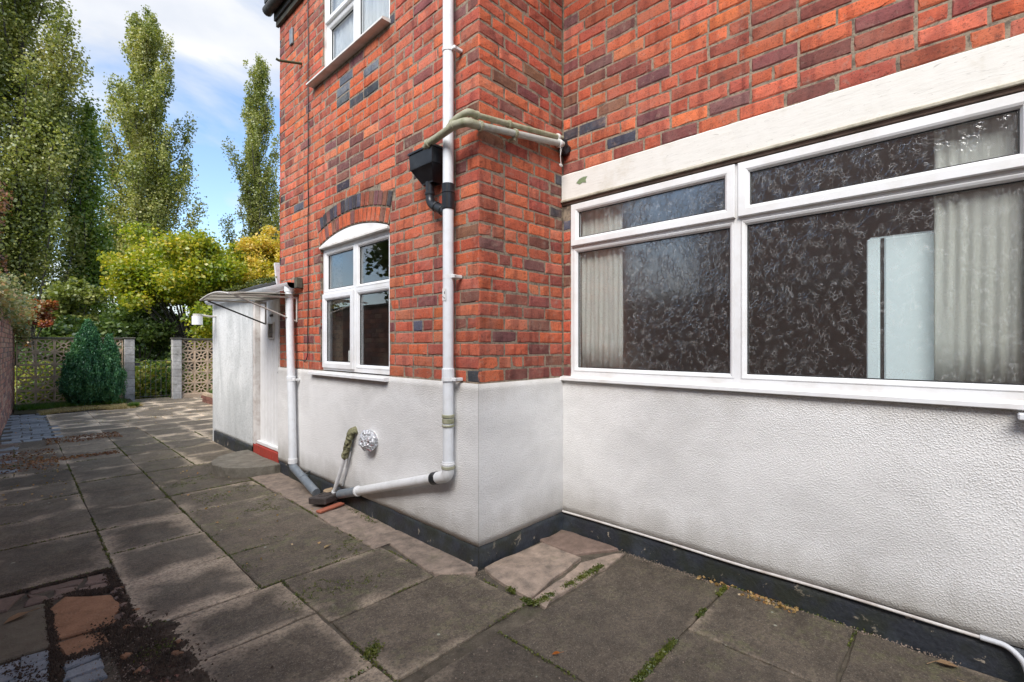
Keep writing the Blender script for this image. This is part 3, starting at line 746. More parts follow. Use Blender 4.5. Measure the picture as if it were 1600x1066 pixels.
# lintel above the wide window, with its drip moulding
bm = NB(); nL = 60
prof = [(-.02, 2.588), (.006, 2.586), (.014, 2.578), (.014, 2.404), (-.03, 2.403)]
rows = []
for i in range(nL+1):
    u = YB-.001-(YB+.42)*i/nL
    rows.append([bm.verts.new(FC(u, w+.0015*mnoise.noise(Vector((u*14, z*30, 1))), z+.003*mnoise.noise(Vector((u*9, 5, k*.3))))) for k, (w, z) in enumerate(prof)])
for a, b in zip(rows, rows[1:]):
    for k in range(len(prof)-1): bm.faces.new((a[k], a[k+1], b[k+1], b[k]))
bm.faces.new(rows[0]); bm.faces.new(rows[-1])
obj('lintel', bm, LINTEL, house)
for pr_, mt in (([(-.02, 2.4025), (.022, 2.4015), (.027, 2.396), (.026, 2.386), (-.02, 2.384)], m_paint('stained_moulding', (.50, .47, .38), (.14, .12, .07), .95, .7, 7, .4)), ([(-.05, 2.3838), (.010, 2.3832), (.006, 2.3665), (-.05, 2.3665)], m_paint('rotten_timber', (.20, .14, .11), (.05, .04, .03), .9, .85, 9, .6))):
    bm = NB(); rows = []
    for i in range(nL+1):
        u = YB-.001-(YB+.42)*i/nL
        rows.append([bm.verts.new(FC(u, w+.0012*mnoise.noise(Vector((u*17, z*30, 1))), z)) for w, z in pr_])
    for a, b in zip(rows, rows[1:]):
        for k in range(len(pr_)): bm.faces.new((a[k], a[(k+1) % len(pr_)], b[(k+1) % len(pr_)], b[k]))
    bm.faces.new(rows[0]); bm.faces.new(rows[-1]); obj('drip_moulding', bm, mt, house)
bm = NB(); pp = [(1.98, 2.50), (1.955, 2.522), (1.92, 2.530), (1.885, 2.527), (1.90, 2.508), (1.895, 2.485), (1.925, 2.492), (1.95, 2.484)]
bm.faces.new([bm.verts.new(FC(u, .0158, z)) for u, z in pp]); r = bmesh.ops.extrude_face_region(bm, geom=bm.faces[:]); 
for g in r['geom']:
    if isinstance(g, bmesh.types.BMVert): g.co.x += .001
obj('flaked_paint_patch', bm, m_paint('green_undercoat', (.20, .26, .14), (.10, .12, .08), .5, .8, 40), house)

# window builder
def pane(F, u0, u1, z0, z1, w, mat, parent):
    return obj('pane', fbox(F, u0, u1, w-.006, w, z0, z1), mat, parent)
def sash(F, u0, u1, z0, z1, w, face, parent, mat=UPVC, gmat=GLASS, name='casement', deep=.022, gw=.03):
    """one light: flat outer face, chamfer down to the glass, black gasket, pane"""
    bm = NB(); ring(bm, F, u0, u1, z0, z1, [(0, w-deep-.02), (0, w-.004), (.004, w), (face, w), (face+.010, w-.005), (face+.020, w-deep), (face+.021, w-deep-.02)])
    f = obj(name, bm, mat, parent)
    i = face+.020
    bm = NB(); ring(bm, F, u0+i-.002, u1-i+.002, z0+i-.002, z1-i+.002, [(0, w-deep-.004), (.001, w-deep+.002), (.005, w-deep+.002), (.006, w-deep-.006)])
    obj('gasket', bm, SEAL, parent)
    pane(F, u0+i-.004, u1-i+.004, z0+i-.004, z1-i+.004, w-deep-.004, gmat, parent); return f
# wide window on the window wall
wc = bpy.data.objects.new('window', None); link(wc, house, (XC, .9, 1.13))
Fw = -.012
u0, u1, z0, z1 = CW; ZTR = 2.052; MU = .902
bm = NB()
for a in ((u0, u1, z0, z0+.034), (u0, u1, z1-.006, z1), (u0, u0+.022, z0+.034, z1-.006), (u1-.022, u1, z0+.034, z1-.006)):
    fbx(bm, FC, a[0], a[1], -.07, Fw, a[2], a[3])
fbx(bm, FC, MU-.018, MU+.018, -.07, Fw, z0+.034, z1-.006); fbx(bm, FC, u0+.022, MU-.018, -.07, Fw, ZTR-.010, ZTR+.012); fbx(bm, FC, MU+.018, u1-.022, -.07, Fw, ZTR-.010, ZTR+.012)
obj('frame', bm, UPVC, wc)
sash(FC, MU+.019, u1-.023, z0+.035, ZTR-.011, Fw+.0005, .008, wc, gmat=GLASS_P, name='fixed_light')
sash(FC, u0+.023, MU-.019, z0+.035, ZTR-.011, Fw+.0005, .008, wc, gmat=GLASS_P, name='fixed_light')
sash(FC, MU+.008, u1-.012, ZTR+.006, z1-.004, Fw+.022, .040, wc, gmat=GLASS_P)
sash(FC, u0+.012, MU-.008, ZTR+.006, z1-.004, Fw+.022, .040, wc, gmat=GLASS_P)
def sill(F, u0, u1, z, w0, w1, parent, mat=UPVC, h=.032):
    bm = NB(); pr = [(w0, z), (w1-.012, z-.008), (w1, z-.014), (w1+.001, z-h), (w1-.008, z-h-.004), (w0, z-h-.002)]
    A_ = [bm.verts.new(F(u0, w, q)) for w, q in pr]; B_ = [bm.verts.new(F(u1, w, q)) for w, q in pr]; m = len(pr)
    for k in range(m): bm.faces.new((A_[k], A_[(k+1) % m], B_[(k+1) % m], B_[k]))
    bm.faces.new(A_); bm.faces.new(B_); return obj('sill', bm, mat, parent)
sill(FC, u0-.06, YB-.001, 1.128, -.02, .040, wc)
# right-hand end ledge at the picture's edge
obj('end_ledge', fbox(FC, -.45, -.165, .013, .075, 1.056, 1.082, .004), PIPE, house)

# arched window
wa = bpy.data.objects.new('window', None); link(wa, house, (XA, AWC, 1.13))
Fw = -.030; u0, u1, z0, z1 = 3.110, 4.256, 1.122, 2.225; ZTR = 1.812; MU = 3.672
bm = NB()
for a in ((u0, u1, z0, z0+.032), (u0, u1, z1-.03, z1), (u0, u0+.03, z0+.032, z1-.03), (u1-.03, u1, z0+.032, z1-.03), (MU-.017, MU+.017, z0+.032, z1-.03), (u0+.03, MU-.017, ZTR-.014, ZTR+.014), (MU+.017, u1-.03, ZTR-.014, ZTR+.014)):
    fbx(bm, FA, a[0], a[1], -.10, Fw, a[2], a[3])
obj('frame', bm, UPVC, wa)
sash(FA, MU+.018, u1-.031, ZTR+.015, z1-.031, Fw+.0005, .010, wa, name='fixed_light')
sash(FA, u0+.031, MU-.018, ZTR+.015, z1-.031, Fw+.0005, .010, wa, name='fixed_light')
sash(FA, u0+.031, MU-.018, z0+.033, ZTR-.015, Fw+.0005, .010, wa, name='fixed_light')
sash(FA, MU+.006, u1-.018, z0+.022, ZTR-.003, Fw+.022, .038, wa)
sill(FA, 3.09, 4.40, 1.112, -.03, .055, wa)
# curved head panel
bm = NB(); top = []; N = 24
pr_ = []
for i in range(N+1):
    a = -th_max+2*th_max*i/N; pr_.append((AWC+(ARC_R-.004)*math.sin(a), ARC_C+(ARC_R-.004)*math.cos(a)))
pts = [(AWC-AHW+.003, 2.226)]+pr_+[(AWC+AHW-.003, 2.226)]
fr_ = [bm.verts.new(FA(u, -.006, z)) for u, z in pts]; bk = [bm.verts.new(FA(u, -.10, z)) for u, z in pts]
bm.faces.new(fr_); bm.faces.new(bk)
for k in range(len(pts)): bm.faces.new((fr_[k], fr_[(k+1) % len(pts)], bk[(k+1) % len(pts)], bk[k]))
obj('head_panel', bm, UPVC, wa)
obj('drip_trim', fbox(FA, AWC-AHW-.012, AWC+AHW-.002, -.02, .012, 2.222, 2.246, .004), UPVC_DIRTY, wa)

# upper window
wu = bpy.data.objects.new('window', None); link(wu, house, (XA, 3.66, 3.78))
u0, u1, z0, z1 = 3.11, 4.19, 3.785, 4.69; ZTR = 4.25; MU = 3.665
bm = NB()
for a in ((u0, u1, z0, z0+.03), (u0, u1, z1-.03, z1), (u0, u0+.03, z0+.03, z1-.03), (u1-.03, u1, z0+.03, z1-.03), (MU-.02, MU+.02, z0+.03, z1-.03), (MU+.02, u1-.03, ZTR-.02, ZTR+.02)):
    fbx(bm, FA, a[0], a[1], -.10, Fw, a[2], a[3])
obj('frame', bm, UPVC, wu)
sash(FA, MU+.021, u1-.031, z0+.031, ZTR-.021, Fw+.0005, .008, wu, name='fixed_light')
sash(FA, MU+.008, u1-.014, ZTR+.006, z1-.012, Fw+.022, .034, wu)
sash(FA, u0+.031, MU-.021, z0+.031, z1-.031, Fw+.0005, .008, wu, name='fixed_light')
sill(FA, 3.085, 4.40, 3.785, -.03, .07, wu, UPVC_DIRTY, .028)
obj('reveal', fbox(FA, 4.19, 4.2145, -.10, -.02, 3.79, 4.70), WOODW, wu)

# rooms behind the windows
def room(x0, y0, z0, x1, y1, z1):
    for lo, hi, m in (((x1, y0, z0), (x1+.05, y1, z1), ROOM), ((x0, y0-.05, z0), (x1, y0, z1), ROOM), ((x0, y1, z0), (x1, y1+.05, z1), ROOM), ((x0, y0, z1), (x1, y1, z1+.05), ROOM), ((x0, y0, z0-.05), (x1, y1, z0), ROOM_D)):
        struct_part = obj('room_wall', B(lo, hi), m, house)
room(XC+.23, -1.4, .12, 6.2, 2.3, 2.62)
room(XA+.23, 2.6, .12, 5.0, 5.0, 2.55)
room(XA+.23, 2.6, 2.75, 5.0, 5.0, 4.75)
# roof and eaves
bm = NB()
pts = [(1.80, 4.98), (4.9, 6.9), (8.2, 4.90), (8.2, 4.86), (1.80, 4.92)]
A_ = [bm.verts.new((x, Y4+.06, z)) for x, z in pts]; B_ = [bm.verts.new((x, -4.2, z)) for x, z in pts]
for k in range(5): bm.faces.new((A_[k], A_[(k+1) % 5], B_[(k+1) % 5], B_[k]))
bm.faces.new(A_); bm.faces.new(B_); obj('roof', bm, SLATE, house)
obj('fascia', B((1.88, -4, 4.755), (1.925, Y4+.02, 4.90), .003), METALD, house)
obj('fascia_board', B((1.90, 2.2, 4.70), (1.930, Y4+.015, 4.753), .003), COPE, house)
obj('eaves_gutter', T([(1.83, -4, 4.85), (1.83, Y4+.06, 4.85)], .05, 14), METALD, house, smooth=True)

# ------------------------------------------------------------------ fittings on the house walls
def collar(parent, p, d, r, h, mat, name='collar'):
    d = Vector(d).normalized(); p = Vector(p); a = p-d*h/2; b = p+d*h/2
    return obj(name, T([a, a+d*.003, b-d*.003, b], r, 18, rf=lambda t: r if .05 < t < .95 else r*.94), mat, parent, smooth=False)
def bracket(parent, p, r, F, u, mat=PIPE_W):
    bm = NB(); p = Vector(p); tube(bm, [p-Vector((0, 0, .011)), p+Vector((0, 0, .011))], r+.004, 18)
    obj('bracket', bm, mat, parent)
    bm = NB(); box(bm, (p.x+r*.2, p.y-r-.030, p.z-.010), (XA-.0, p.y-r-.004, p.z+.010), .003); box(bm, (p.x-.004, p.y-r-.03, p.z-.011), (p.x+.018, p.y-.8*r, p.z+.011), .003)
    obj('bracket_lug', bm, mat, parent)
# tall grey pipe near the corner
PX, PY, PR = 1.868, 2.322, .0335
p1 = thing('downpipe', 'tall pale grey plastic downpipe near the house corner, turning along the base', 'downpipe', (PX, PY, .5))
obj('pipe_length', T([(PX, PY, 4.9), (PX, PY, 2.35)], PR, 20), PIPE, p1, smooth=True)
obj('pipe_length', T([(PX, PY, 2.2), (PX, PY, 1.15)], PR, 20), PIPE, p1, smooth=True)
obj('pipe_length', T([(PX, PY, 1.12), (PX, PY, .60)], PR, 20), PIPE, p1, smooth=True)
collar(p1, (PX, PY, 2.275), (0, 0, 1), PR+.006, .16, BLACKP, 'black_coupler'); collar(p1, (PX, PY, 2.30), (0, 0, 1), PR+.009, .012, BLACKP, 'rib')
collar(p1, (PX, PY, 1.165), (0, 0, 1), PR+.006, .075, PIPE, 'socket'); bracket(p1, (PX, PY, 1.135), PR+.004, FA, PY)
bracket(p1, (PX, PY, 3.19), PR, FA, PY); bracket(p1, (PX, PY, 1.775), PR-.003, FA, PY)
collar(p1, (PX, PY, .905), (0, 0, 1), PR+.007, .02, PIPE_G, 'mossy_ring'); collar(p1, (PX, PY, .875), (0, 0, 1), PR+.005, .03, PIPE_G, 'mossy_ring'); collar(p1, (PX, PY, .845), (0, 0, 1), PR+.007, .014, PIPE_G, 'mossy_ring')
el = Vector((PX, PY, .53)); dr = Vector((1.885-PX, 3.80-PY, -.44)).normalized()
obj('elbow', T([(PX, PY, .62), tuple(el), tuple(el+dr*.12)], PR+.005, 20, .09), PIPE_W, p1, smooth=True)
collar(p1, (PX, PY, .585), (0, 0, 1), PR+.009, .02, PIPE_G, 'mossy_ring'); collar(p1, (PX, PY, .605), (0, 0, 1), PR+.0075, .012, PIPE_W, 'mossy_ring')
collar(p1, tuple(el+dr*.135), dr, PR+.008, .055, BLACKP, 'rubber_sleeve')
obj('pipe_length', T([tuple(el+dr*.1), tuple(el+dr*1.22)], PR, 20), PIPE_W, p1, smooth=True)
obj('pipe_end', T([tuple(el+dr*1.20), tuple(el+dr*1.52)], PR+.003, 20), PIPE_D, p1, smooth=True)
collar(p1, tuple(el+dr*1.20), dr, PR+.008, .02, PIPE_W)
# sticker with marks on the pipe
lb = obj('pipe_label', B((PX-PR-.0025, PY-.020, 1.625), (PX-PR-.0005, PY+.012, 1.70)), PAPER, p1)
for a, b, c, d in ((-.012, -.006, 1.665, 1.680), (-.002, .003, 1.640, 1.646), (-.012, -.007, 1.636, 1.643), (.004, .008, 1.648, 1.653)):
    obj('mark', B((PX-PR-.0035, PY+a, c), (PX-PR-.0026, PY+b, d)), INK, lb)
# left pipe beside the outhouse
p2 = thing('downpipe', 'shorter grey downpipe beside the outhouse door, dropping from its gutter', 'downpipe', (1.86, 4.74, .2))
obj('pipe_length', T([(1.862, 4.79, 1.90), (1.862, 4.74, 1.02)], .036, 18), PIPE, p2, smooth=True)
obj('pipe_length', T([(1.862, 4.74, 1.02), (1.862, 4.70, .24)], .036, 18), PIPE, p2, smooth=True)
collar(p2, (1.862, 4.74, 1.03), (0, 0, 1), .041, .03, PIPE); bracket(p2, (1.862, 4.74, 1.01), .036, FA, 4.74)
collar(p2, (1.862, 4.70, .225), (0, 0, 1), .042, .05, PIPE_W)
obj('shoe_bend', T([(1.862, 4.70, .23), (1.862, 4.695, .17), (1.835, 4.12, .045)], .037, 18, .05), PIPE_D, p2, smooth=True)
collar(p2, (1.85, 4.42, .113), (-.03, -.57, -.13), .041, .02, PIPE_D)
obj('wall_clip', T([(1.86, 4.46, .14), (1.93, 4.44, .16)], .008, 8), METALD, p2)

# hopper head
hp = thing('hopper_head', 'black plastic hopper with angled outlet joining the grey pipe', 'hopper', (1.86, 2.51, 2.3))
def loft(secs):
    bm = NB(); R_ = []
    for z, x0, x1, y0, y1 in secs: R_.append([bm.verts.new(p) for p in ((x0, y0, z), (x1, y0, z), (x1, y1, z), (x0, y1, z))])
    for a, b in zip(R_, R_[1:]):
        for k in range(4): bm.faces.new((a[k], a[(k+1) % 4], b[(k+1) % 4], b[k]))
    bm.faces.new(R_[0]); bm.faces.new(R_[-1]); return bm
bm = loft([(2.605, 1.790, 1.928, 2.385, 2.635), (2.500, 1.793, 1.928, 2.392, 2.628), (2.494, 1.797, 1.928, 2.397, 2.623), (2.405, 1.846, 1.92, 2.452, 2.568), (2.398, 1.846, 1.918, 2.455, 2.565), (2.40, 1.852, 1.914, 2.46, 2.56), (2.49, 1.803, 1.924, 2.403, 2.617), (2.605, 1.797, 1.924, 2.392, 2.628)])
obj('hopper_body', bm, BLACKP, hp)
bm = NB()
for lo, hi in (((1.783, 2.378, 2.592), (1.793, 2.642, 2.607)), ((1.793, 2.378, 2.592), (1.93, 2.388, 2.607)), ((1.793, 2.632, 2.592), (1.93, 2.642, 2.607)), ((1.788, 2.388, 2.490), (1.793, 2.632, 2.496))): box(bm, lo, hi, .0015)
obj('rim', bm, BLACKP, hp)
obj('outlet', T([(1.868, 2.51, 2.41), (1.868, 2.51, 2.27), (1.868, 2.36, 2.195), (1.868, 2.33, 2.18)], .029, 16, .05), BLACKP, hp, smooth=True)
collar(hp, (1.868, 2.51, 2.335), (0, 0, 1), .033, .02, BLACKP); collar(hp, (1.868, 2.445, 2.238), (0, -.15, -.075), .034, .022, BLACKP); collar(hp, (1.868, 2.39, 2.21), (0, -.15, -.075), .034, .04, BLACKP)

# waste pipes round the corner
wp1 = thing('waste_pipe', 'lower green-stained waste pipe bending round the corner into the hopper', 'pipe', (1.9, 2.06, 2.6))
q = [(2.735, 2.062, 2.790), (1.87, 2.062, 2.640), (1.795, 2.075, 2.632), (1.79, 2.20, 2.655), (1.80, 2.50, 2.655), (1.83, 2.515, 2.58)]
obj('pipe_length', T([(2.70, 2.062, 2.785), (1.845, 2.062, 2.638)], .021, 16), m_paint('grey_green_pipe', (.42, .43, .40), (.20, .22, .11), .9, .45, 10, .2), wp1, smooth=True)
obj('elbow', T([(1.87, 2.062, 2.642), (1.795, 2.062, 2.636), (1.790, 2.19, 2.650)], .026, 16, .05), PIPE_G, wp1, smooth=True)
obj('pipe_length', T([(1.790, 2.15, 2.648), (1.790, 2.42, 2.612), (1.815, 2.50, 2.60), (1.835, 2.51, 2.56)], .023, 16, .04), PIPE_G, wp1, smooth=True)
for p, d in (((1.90, 2.062, 2.647), (-1, 0, -.17)), ((2.20, 2.062, 2.70), (-1, 0, -.17)), ((2.66, 2.062, 2.778), (-1, 0, -.17)), ((1.79, 2.175, 2.647), (0, 1, -.1)), ((1.79, 2.42, 2.612), (0, 1, -.13))): collar(wp1, p, d, .029, .022, PIPE_G if p[0] < 2.6 else PIPE_W)
obj('clip', B((2.19, 2.06, 2.655), (2.21, 2.112, 2.675), .002), PIPE_G, wp1)
wp2 = thing('waste_pipe', 'upper thinner green-stained waste pipe looping over the corner of the wall', 'pipe', (1.9, 2.08, 2.7))
obj('pipe_length', T([(2.71, 2.075, 2.835), (1.86, 2.075, 2.705)], .017, 14), PIPE_G, wp2, smooth=True)
obj('elbow', T([(1.875, 2.075, 2.707), (1.82, 2.075, 2.708), (1.805, 2.17, 2.692), (1.80, 2.23, 2.655)], .021, 14, .045), PIPE_G, wp2, smooth=True)
for p, d in (((1.885, 2.075, 2.709), (-1, 0, -.15)), ((2.16, 2.075, 2.75), (-1, 0, -.15)), ((2.66, 2.075, 2.827), (-1, 0, -.15)), ((1.803, 2.20, 2.675), (0, 1, -.5))): collar(wp2, p, d, .024, .02, PIPE_G if p[0] < 2.6 else PIPE_W)
bm = NB(); bmesh.ops.create_icosphere(bm, subdivisions=2, radius=.05)
for v in bm.verts: v.co = Vector((v.co.x*.9, v.co.y*.8, v.co.z*1.1))*(1+.55*mnoise.noise(v.co*30)) + Vector((2.735, 2.075, 2.775))
tag(obj('plastic_bag', bm, BLACKP), 'crumpled black plastic stuffed where the waste pipes enter the wall', 'plastic bag')
bm = NB(); tube(bm, [(2.66, 2.05, 2.76), (2.655, 2.048, 2.68), (2.66, 2.046, 2.63)], .0016, 5); tube(bm, [(2.68, 2.05, 2.765), (2.657, 2.048, 2.69)], .0013, 5)
s_ = bmesh.ops.create_icosphere(bm, subdivisions=1, radius=.014)['verts']
for v in s_: v.co = v.co*(1+.5*mnoise.noise(v.co*90)) + Vector((2.66, 2.046, 2.62))
tag(obj('string', bm, PAPER), 'short string with a pale lump hanging from the waste pipe end', 'string')

# overflow with crumbling lagging
ov = thing('overflow_pipe', 'thin white pipe with crumbling mossy lagging leaning into the drain', 'pipe', (1.87, 3.8, .03))
lag = NB(); tube(lag, path_round([(1.935, 3.575, .655), (1.885, 3.585, .652)]+[(1.885-.013*k/14, 3.585+.095*k/14, .652-.232*k/14) for k in range(2, 15)], .02, 3), .028, 16)
for v in lag.verts:
    n_ = mnoise.noise(v.co*38)*.022+mnoise.noise(v.co*90)*.016; v.co += Vector((n_, n_, n_*.7))
obj('lagging', lag, m_paint('crumbling_lagging', (.24, .23, .13), (.05, .045, .025), .95, .95, 42, .8), ov, smooth=True)
obj('pipe_length', T([(1.874, 3.66, .45), (1.862, 3.885, .03)], .0165, 12), PIPE_W, ov, smooth=True)
obj('pipe_length', T([(1.905, 3.64, .47), (1.912, 3.79, .16)], .008, 8), PIPE_W, ov, smooth=True)
collar(ov, (1.864, 3.845, .105), (0, .22, -.42), .021, .02, PIPE_W); obj('clip', B((1.87, 3.80, .10), (1.93, 3.82, .125), .003), METALD, ov)
# foil-wrapped flue
bm = NB(); bmesh.ops.create_icosphere(bm, subdivisions=3, radius=.08)
for v in bm.verts:
    n_ = mnoise.noise(v.co*32)*.22+abs(mnoise.noise(v.co*70))*.22; v.co = Vector((v.co.x*.75, v.co.y, v.co.z))*(1+n_)+Vector((1.885, 3.315, .61))
fo = thing('flue_outlet', 'round wall outlet wrapped in crumpled silver foil', 'flue', (1.92, 3.315, .55))
obj('foil_wrap', bm, FOIL, fo); obj('wall_collar', T([(1.935, 3.315, .61), (1.905, 3.315, .61)], .072, 18), PAPER, fo)
bm = NB(); bmesh.ops.create_icosphere(bm, subdivisions=2, radius=.03)
for v in bm.verts: v.co = Vector((v.co.x*.5, v.co.y*.7, v.co.z*1.6))*(1+.4*mnoise.noise(v.co*60))+Vector((1.895, 3.262, .625))
obj('red_tape', bm, REDM, fo)
# drain cover block, tile and stone over the gully
dr_ = thing('drain_block', 'dark square block with a round recess tilted over the drain', 'block', (1.80, 3.87, .02))
R_ = Matrix.Rotation(.35, 3, 'Z') @ Matrix.Rotation(-.10, 3, 'X')
obj('block', B((1.705, 3.775, .035), (1.895, 3.965, .090), .008, R_), HATST, dr_)
bm = NB(); tube(bm, [Vector((1.80, 3.87, .0665))+R_ @ Vector((.055*math.cos(a), .055*math.sin(a), .024)) for a in np.linspace(0, 2*PI, 28)], .005, 6); obj('round_recess', bm, HATST, dr_)
tag(obj('broken_tile', B((1.66, 3.70, .012), (1.90, 3.76, .03), .004, Matrix.Rotation(.25, 3, 'Z')), TILE), 'narrow broken terracotta tile in front of the drain block', 'tile')
tag(obj('stone_wedge', slab_mesh([(1.84, 3.93), (1.91, 3.92), (1.92, 4.01), (1.86, 4.02)], .10, .10, .01, .012), SPLIT), 'small yellow stone propped behind the drain block', 'stone')
# cable, spike and little bits on the brick face
bm = NB(); tube(bm, path_round([FA(4.492, .012, 4.72)]+[FA(4.492+.004*math.sin(k*2.1), .010+.003*(k % 2), 4.72-k*.25) for k in range(1, 14)]+[FA(4.494, .012, 1.26), FA(4.53, .014, 1.20), FA(4.62, .006, 1.20)], .03, 3), .0048, 6)
tag(obj('wall_cable', bm, BLACKP, smooth=True), 'thin black cable running straight down the brick wall left of the windows', 'cable')
tag(obj('wall_spike', T([FA(4.66, -.02, 4.10), FA(4.70, .20, 4.055), FA(4.70, .225, 4.06)], .012, 8), RUST, smooth=True), 'rusty green iron spike sticking out of the upper brickwork', 'spike')
tag(obj('wall_vent', fbox(FA, 4.86, 4.93, -.001, .016, 4.38, 4.54, .004), PIPE_D), 'small dark vertical plate on the brickwork near the eaves', 'vent')

# ------------------------------------------------------------------ things indoors
def curtain(name, x, y0, y1, z0, z1, folds, mat, label, cat='curtain', amp=.005):
    bm = NB(); n = int((y1-y0)/.006)+2; g = []
    for i in range(n+1):
        y = y0+(y1-y0)*i/n; t = i/n
        g.append([bm.verts.new((x+amp*math.sin(t*folds*2*PI+.6*math.sin(t*9))*(.7+.3*k/6)+.006*math.sin(t*40+k), y, z0+(z1-z0)*k/6)) for k in range(7)])
    for a, b in zip(g, g[1:]):
        for k in range(6): bm.faces.new((a[k], b[k], b[k+1], a[k+1]))
    r = bmesh.ops.solidify(bm, geom=bm.faces[:], thickness=.002)
    return tag(obj(name, bm, mat, smooth=True), label, cat)
curtain('curtain', 2.845, 1.66, 2.0, 1.18, 2.40, 9, CURT, 'pale gathered curtain at the far end of the wide window')
curtain('curtain', 2.840, -.19, .085, 1.17, 2.40, 7, CURT, 'pale green-grey curtain in front of the fridge at the near end')
curtain('lace_curtain', 2.014, 3.12, 3.66, 3.82, 4.7, 9, NETW, 'white lace curtain in the right half of the upstairs window')
curtain('lace_curtain', 2.018, 3.68, 4.18, 3.82, 4.7, 8, NETW, 'white lace curtain in the left half of the upstairs window')
fg = thing('fridge', 'pale blue-white upright fridge seen through the textured window', 'fridge', (3.2, 0, .12))
obj('cabinet', B((2.94, -.28, .12), (3.50, .335, 1.885), .01), FRIDGE, fg)
obj('door', B((2.90, -.28, .14), (2.935, .267, 1.87), .008), FRIDGE, fg); obj('door_seal', B((2.914, .269, .14), (2.938, .281, 1.87)), SEAL, fg); obj('side_trim', B((2.902, .283, .14), (2.938, .335, 1.87), .005), FRIDGE, fg)
card = tag(obj('window_card', B((2.02, 3.83, 1.165), (2.03, 3.90, 1.30), .002), PAPER), 'small white card with a dark mark propped inside the arched window', 'card')
obj('printed_mark', B((2.0185, 3.855, 1.20), (2.0197, 3.862, 1.26)), INK, card); obj('printed_mark', B((2.0185, 3.866, 1.20), (2.0197, 3.884, 1.207)), INK, card)
# table and shelves as dark masses in the rooms
tb = thing('table', 'dark table inside the room behind the wide window', 'table', (4.6, 1.0, .12))
obj('table_top', B((4.2, .5, .84), (5.1, 1.6, .88), .006), METALD, tb)
for x, y in ((4.25, .55), (5.05, .55), (4.25, 1.55), (5.05, 1.55)): obj('leg', B((x-.025, y-.025, .12), (x+.025, y+.025, .84), .004), METALD, tb)

# ------------------------------------------------------------------ outhouse
oh = thing('outhouse', 'small grey rendered outhouse with a white plank door and slate roof', 'outhouse', (2.6, 6.3, 0))
FO = FA
obj('wall', B((XA, 6.0, 0), (XA+.1, YO, 2.0)), MORTAR, oh)
coat(FA, 6.0, YO+.01, .155, 1.985, .012, SMOOTH, parent=oh); coat(FA, 6.0, YO+.012, -.05, .16, .020, PLINTH, 'plinth', parent=oh)
obj('wall', B((XA-.012, YO, 0), (4.6, YO+.1, 2.0)), SMOOTH, oh); obj('wall', B((4.5, Y4+.01, 0), (4.6, YO, 2.6)), SMOOTH, oh)
obj('wall', B((XA+.0, Y4+.005, 1.93), (XA+.1, 6.0, 2.0)), WOODW, oh)
obj('back_wall', B((XA+.5, Y4+.01, 0), (XA+.55, YO, 2.0)), ROOM, oh)
dd = bpy.data.objects.new('door', None); link(dd, oh, (XA+.05, 5.6, .2))
nb = 7; y0, y1 = 5.275, 5.93; w_ = (y1-y0)/nb
for k in range(nb): obj('board', B((XA+.045+rnd.uniform(0, .002), y0+k*w_+.0015, .215), (XA+.07, y0+(k+1)*w_-.0015, 1.86), .003), WOODD, dd)
obj('pane', B((XA+.036, 5.50, 1.43), (XA+.040, 5.64, 1.585)), GLASS, dd)
bm = NB(); ring(bm, FA, 5.485, 5.655, 1.415, 1.60, [(0, -.046), (0, -.030), (.015, -.030), (.015, -.046)]); obj('pane_frame', bm, UPVC_DIRTY, dd)
obj('dark_backing', B((XA+.041, 5.49, 1.42), (XA+.044, 5.65, 1.595)), METALD, dd)
obj('letter_plate', B((XA+.034, 5.53, 1.665), (XA+.044, 5.61, 1.69), .002), METALD, dd); obj('lock', T([(XA+.05, 5.36, 1.05), (XA+.034, 5.36, 1.05)], .012, 10), METALD, dd)
obj('weather_board', B((XA+.005, 5.275, .205), (XA+.045, 5.93, .245), .006), UPVC, dd)
obj('door_frame', B((XA-.012, 5.935, .2), (XA+.09, 5.998, 1.93), .004), WOODW, oh); obj('door_frame', B((XA+.0, Y4+.01, .2), (XA+.09, 5.270, 1.93), .004), WOODW, oh); obj('door_frame', B((XA-.005, 5.271, 1.865), (XA+.09, 5.934, 1.929), .004), WOODW, oh)
for k in range(4): obj('threshold_brick', B((XA-.014+rnd.uniform(0, .003), 5.235+k*.19, .06), (XA+.10, 5.42+k*.19, .2), .006), REDP, oh)
# slate roof, overlapping slates in rows
rf = obj('roof', B((XA-.03, Y4+.01, 2.002), (4.6, YO+.08, 2.02)), METALD, oh)
for r_i in range(9):
    for c_i in range(8):
        x = XA-.07+r_i*.28; z = 2.045+r_i*.115; yy0 = Y4+.015+c_i*.297
        obj('slate', B((x, yy0, z), (x+.36, yy0+.29, z+.012), 0, Matrix.Rotation(-.38, 3, 'Y')), SLATE, rf)
obj('lead_flashing', B((XA-.04, Y4+.003, 2.0), (XA+.5, Y4+.03, 2.24), .004, Matrix.Rotation(-.1, 3, 'Y')), LEAD, oh)
gt = thing('gutter', 'grey half-round gutter along the outhouse eaves with a stopped end', 'gutter', (1.87, 6.0, 1.9))
bm = NB(); Ya, Yb = 4.70, YO+.05; pr = [(math.cos(a), math.sin(a)) for a in np.linspace(PI, 2*PI, 13)]
for (rr_) in (0.056,):
    A_ = [bm.verts.new((1.865+.056*c, Ya, 1.955+.056*s_)) for c, s_ in pr]; B_ = [bm.verts.new((1.865+.056*c, Yb, 1.955+.056*s_)) for c, s_ in pr]
    for k in range(12): bm.faces.new((A_[k], A_[k+1], B_[k+1], B_[k]))
    bm.faces.new(A_); bm.faces.new(B_)
bmesh.ops.solidify(bm, geom=bm.faces[:], thickness=.003)
obj('channel', bm, PIPE, gt, smooth=False); obj('outlet', T([(1.863, 4.79, 1.925), (1.863, 4.79, 1.87)], .044, 16), PIPE, gt, smooth=True)
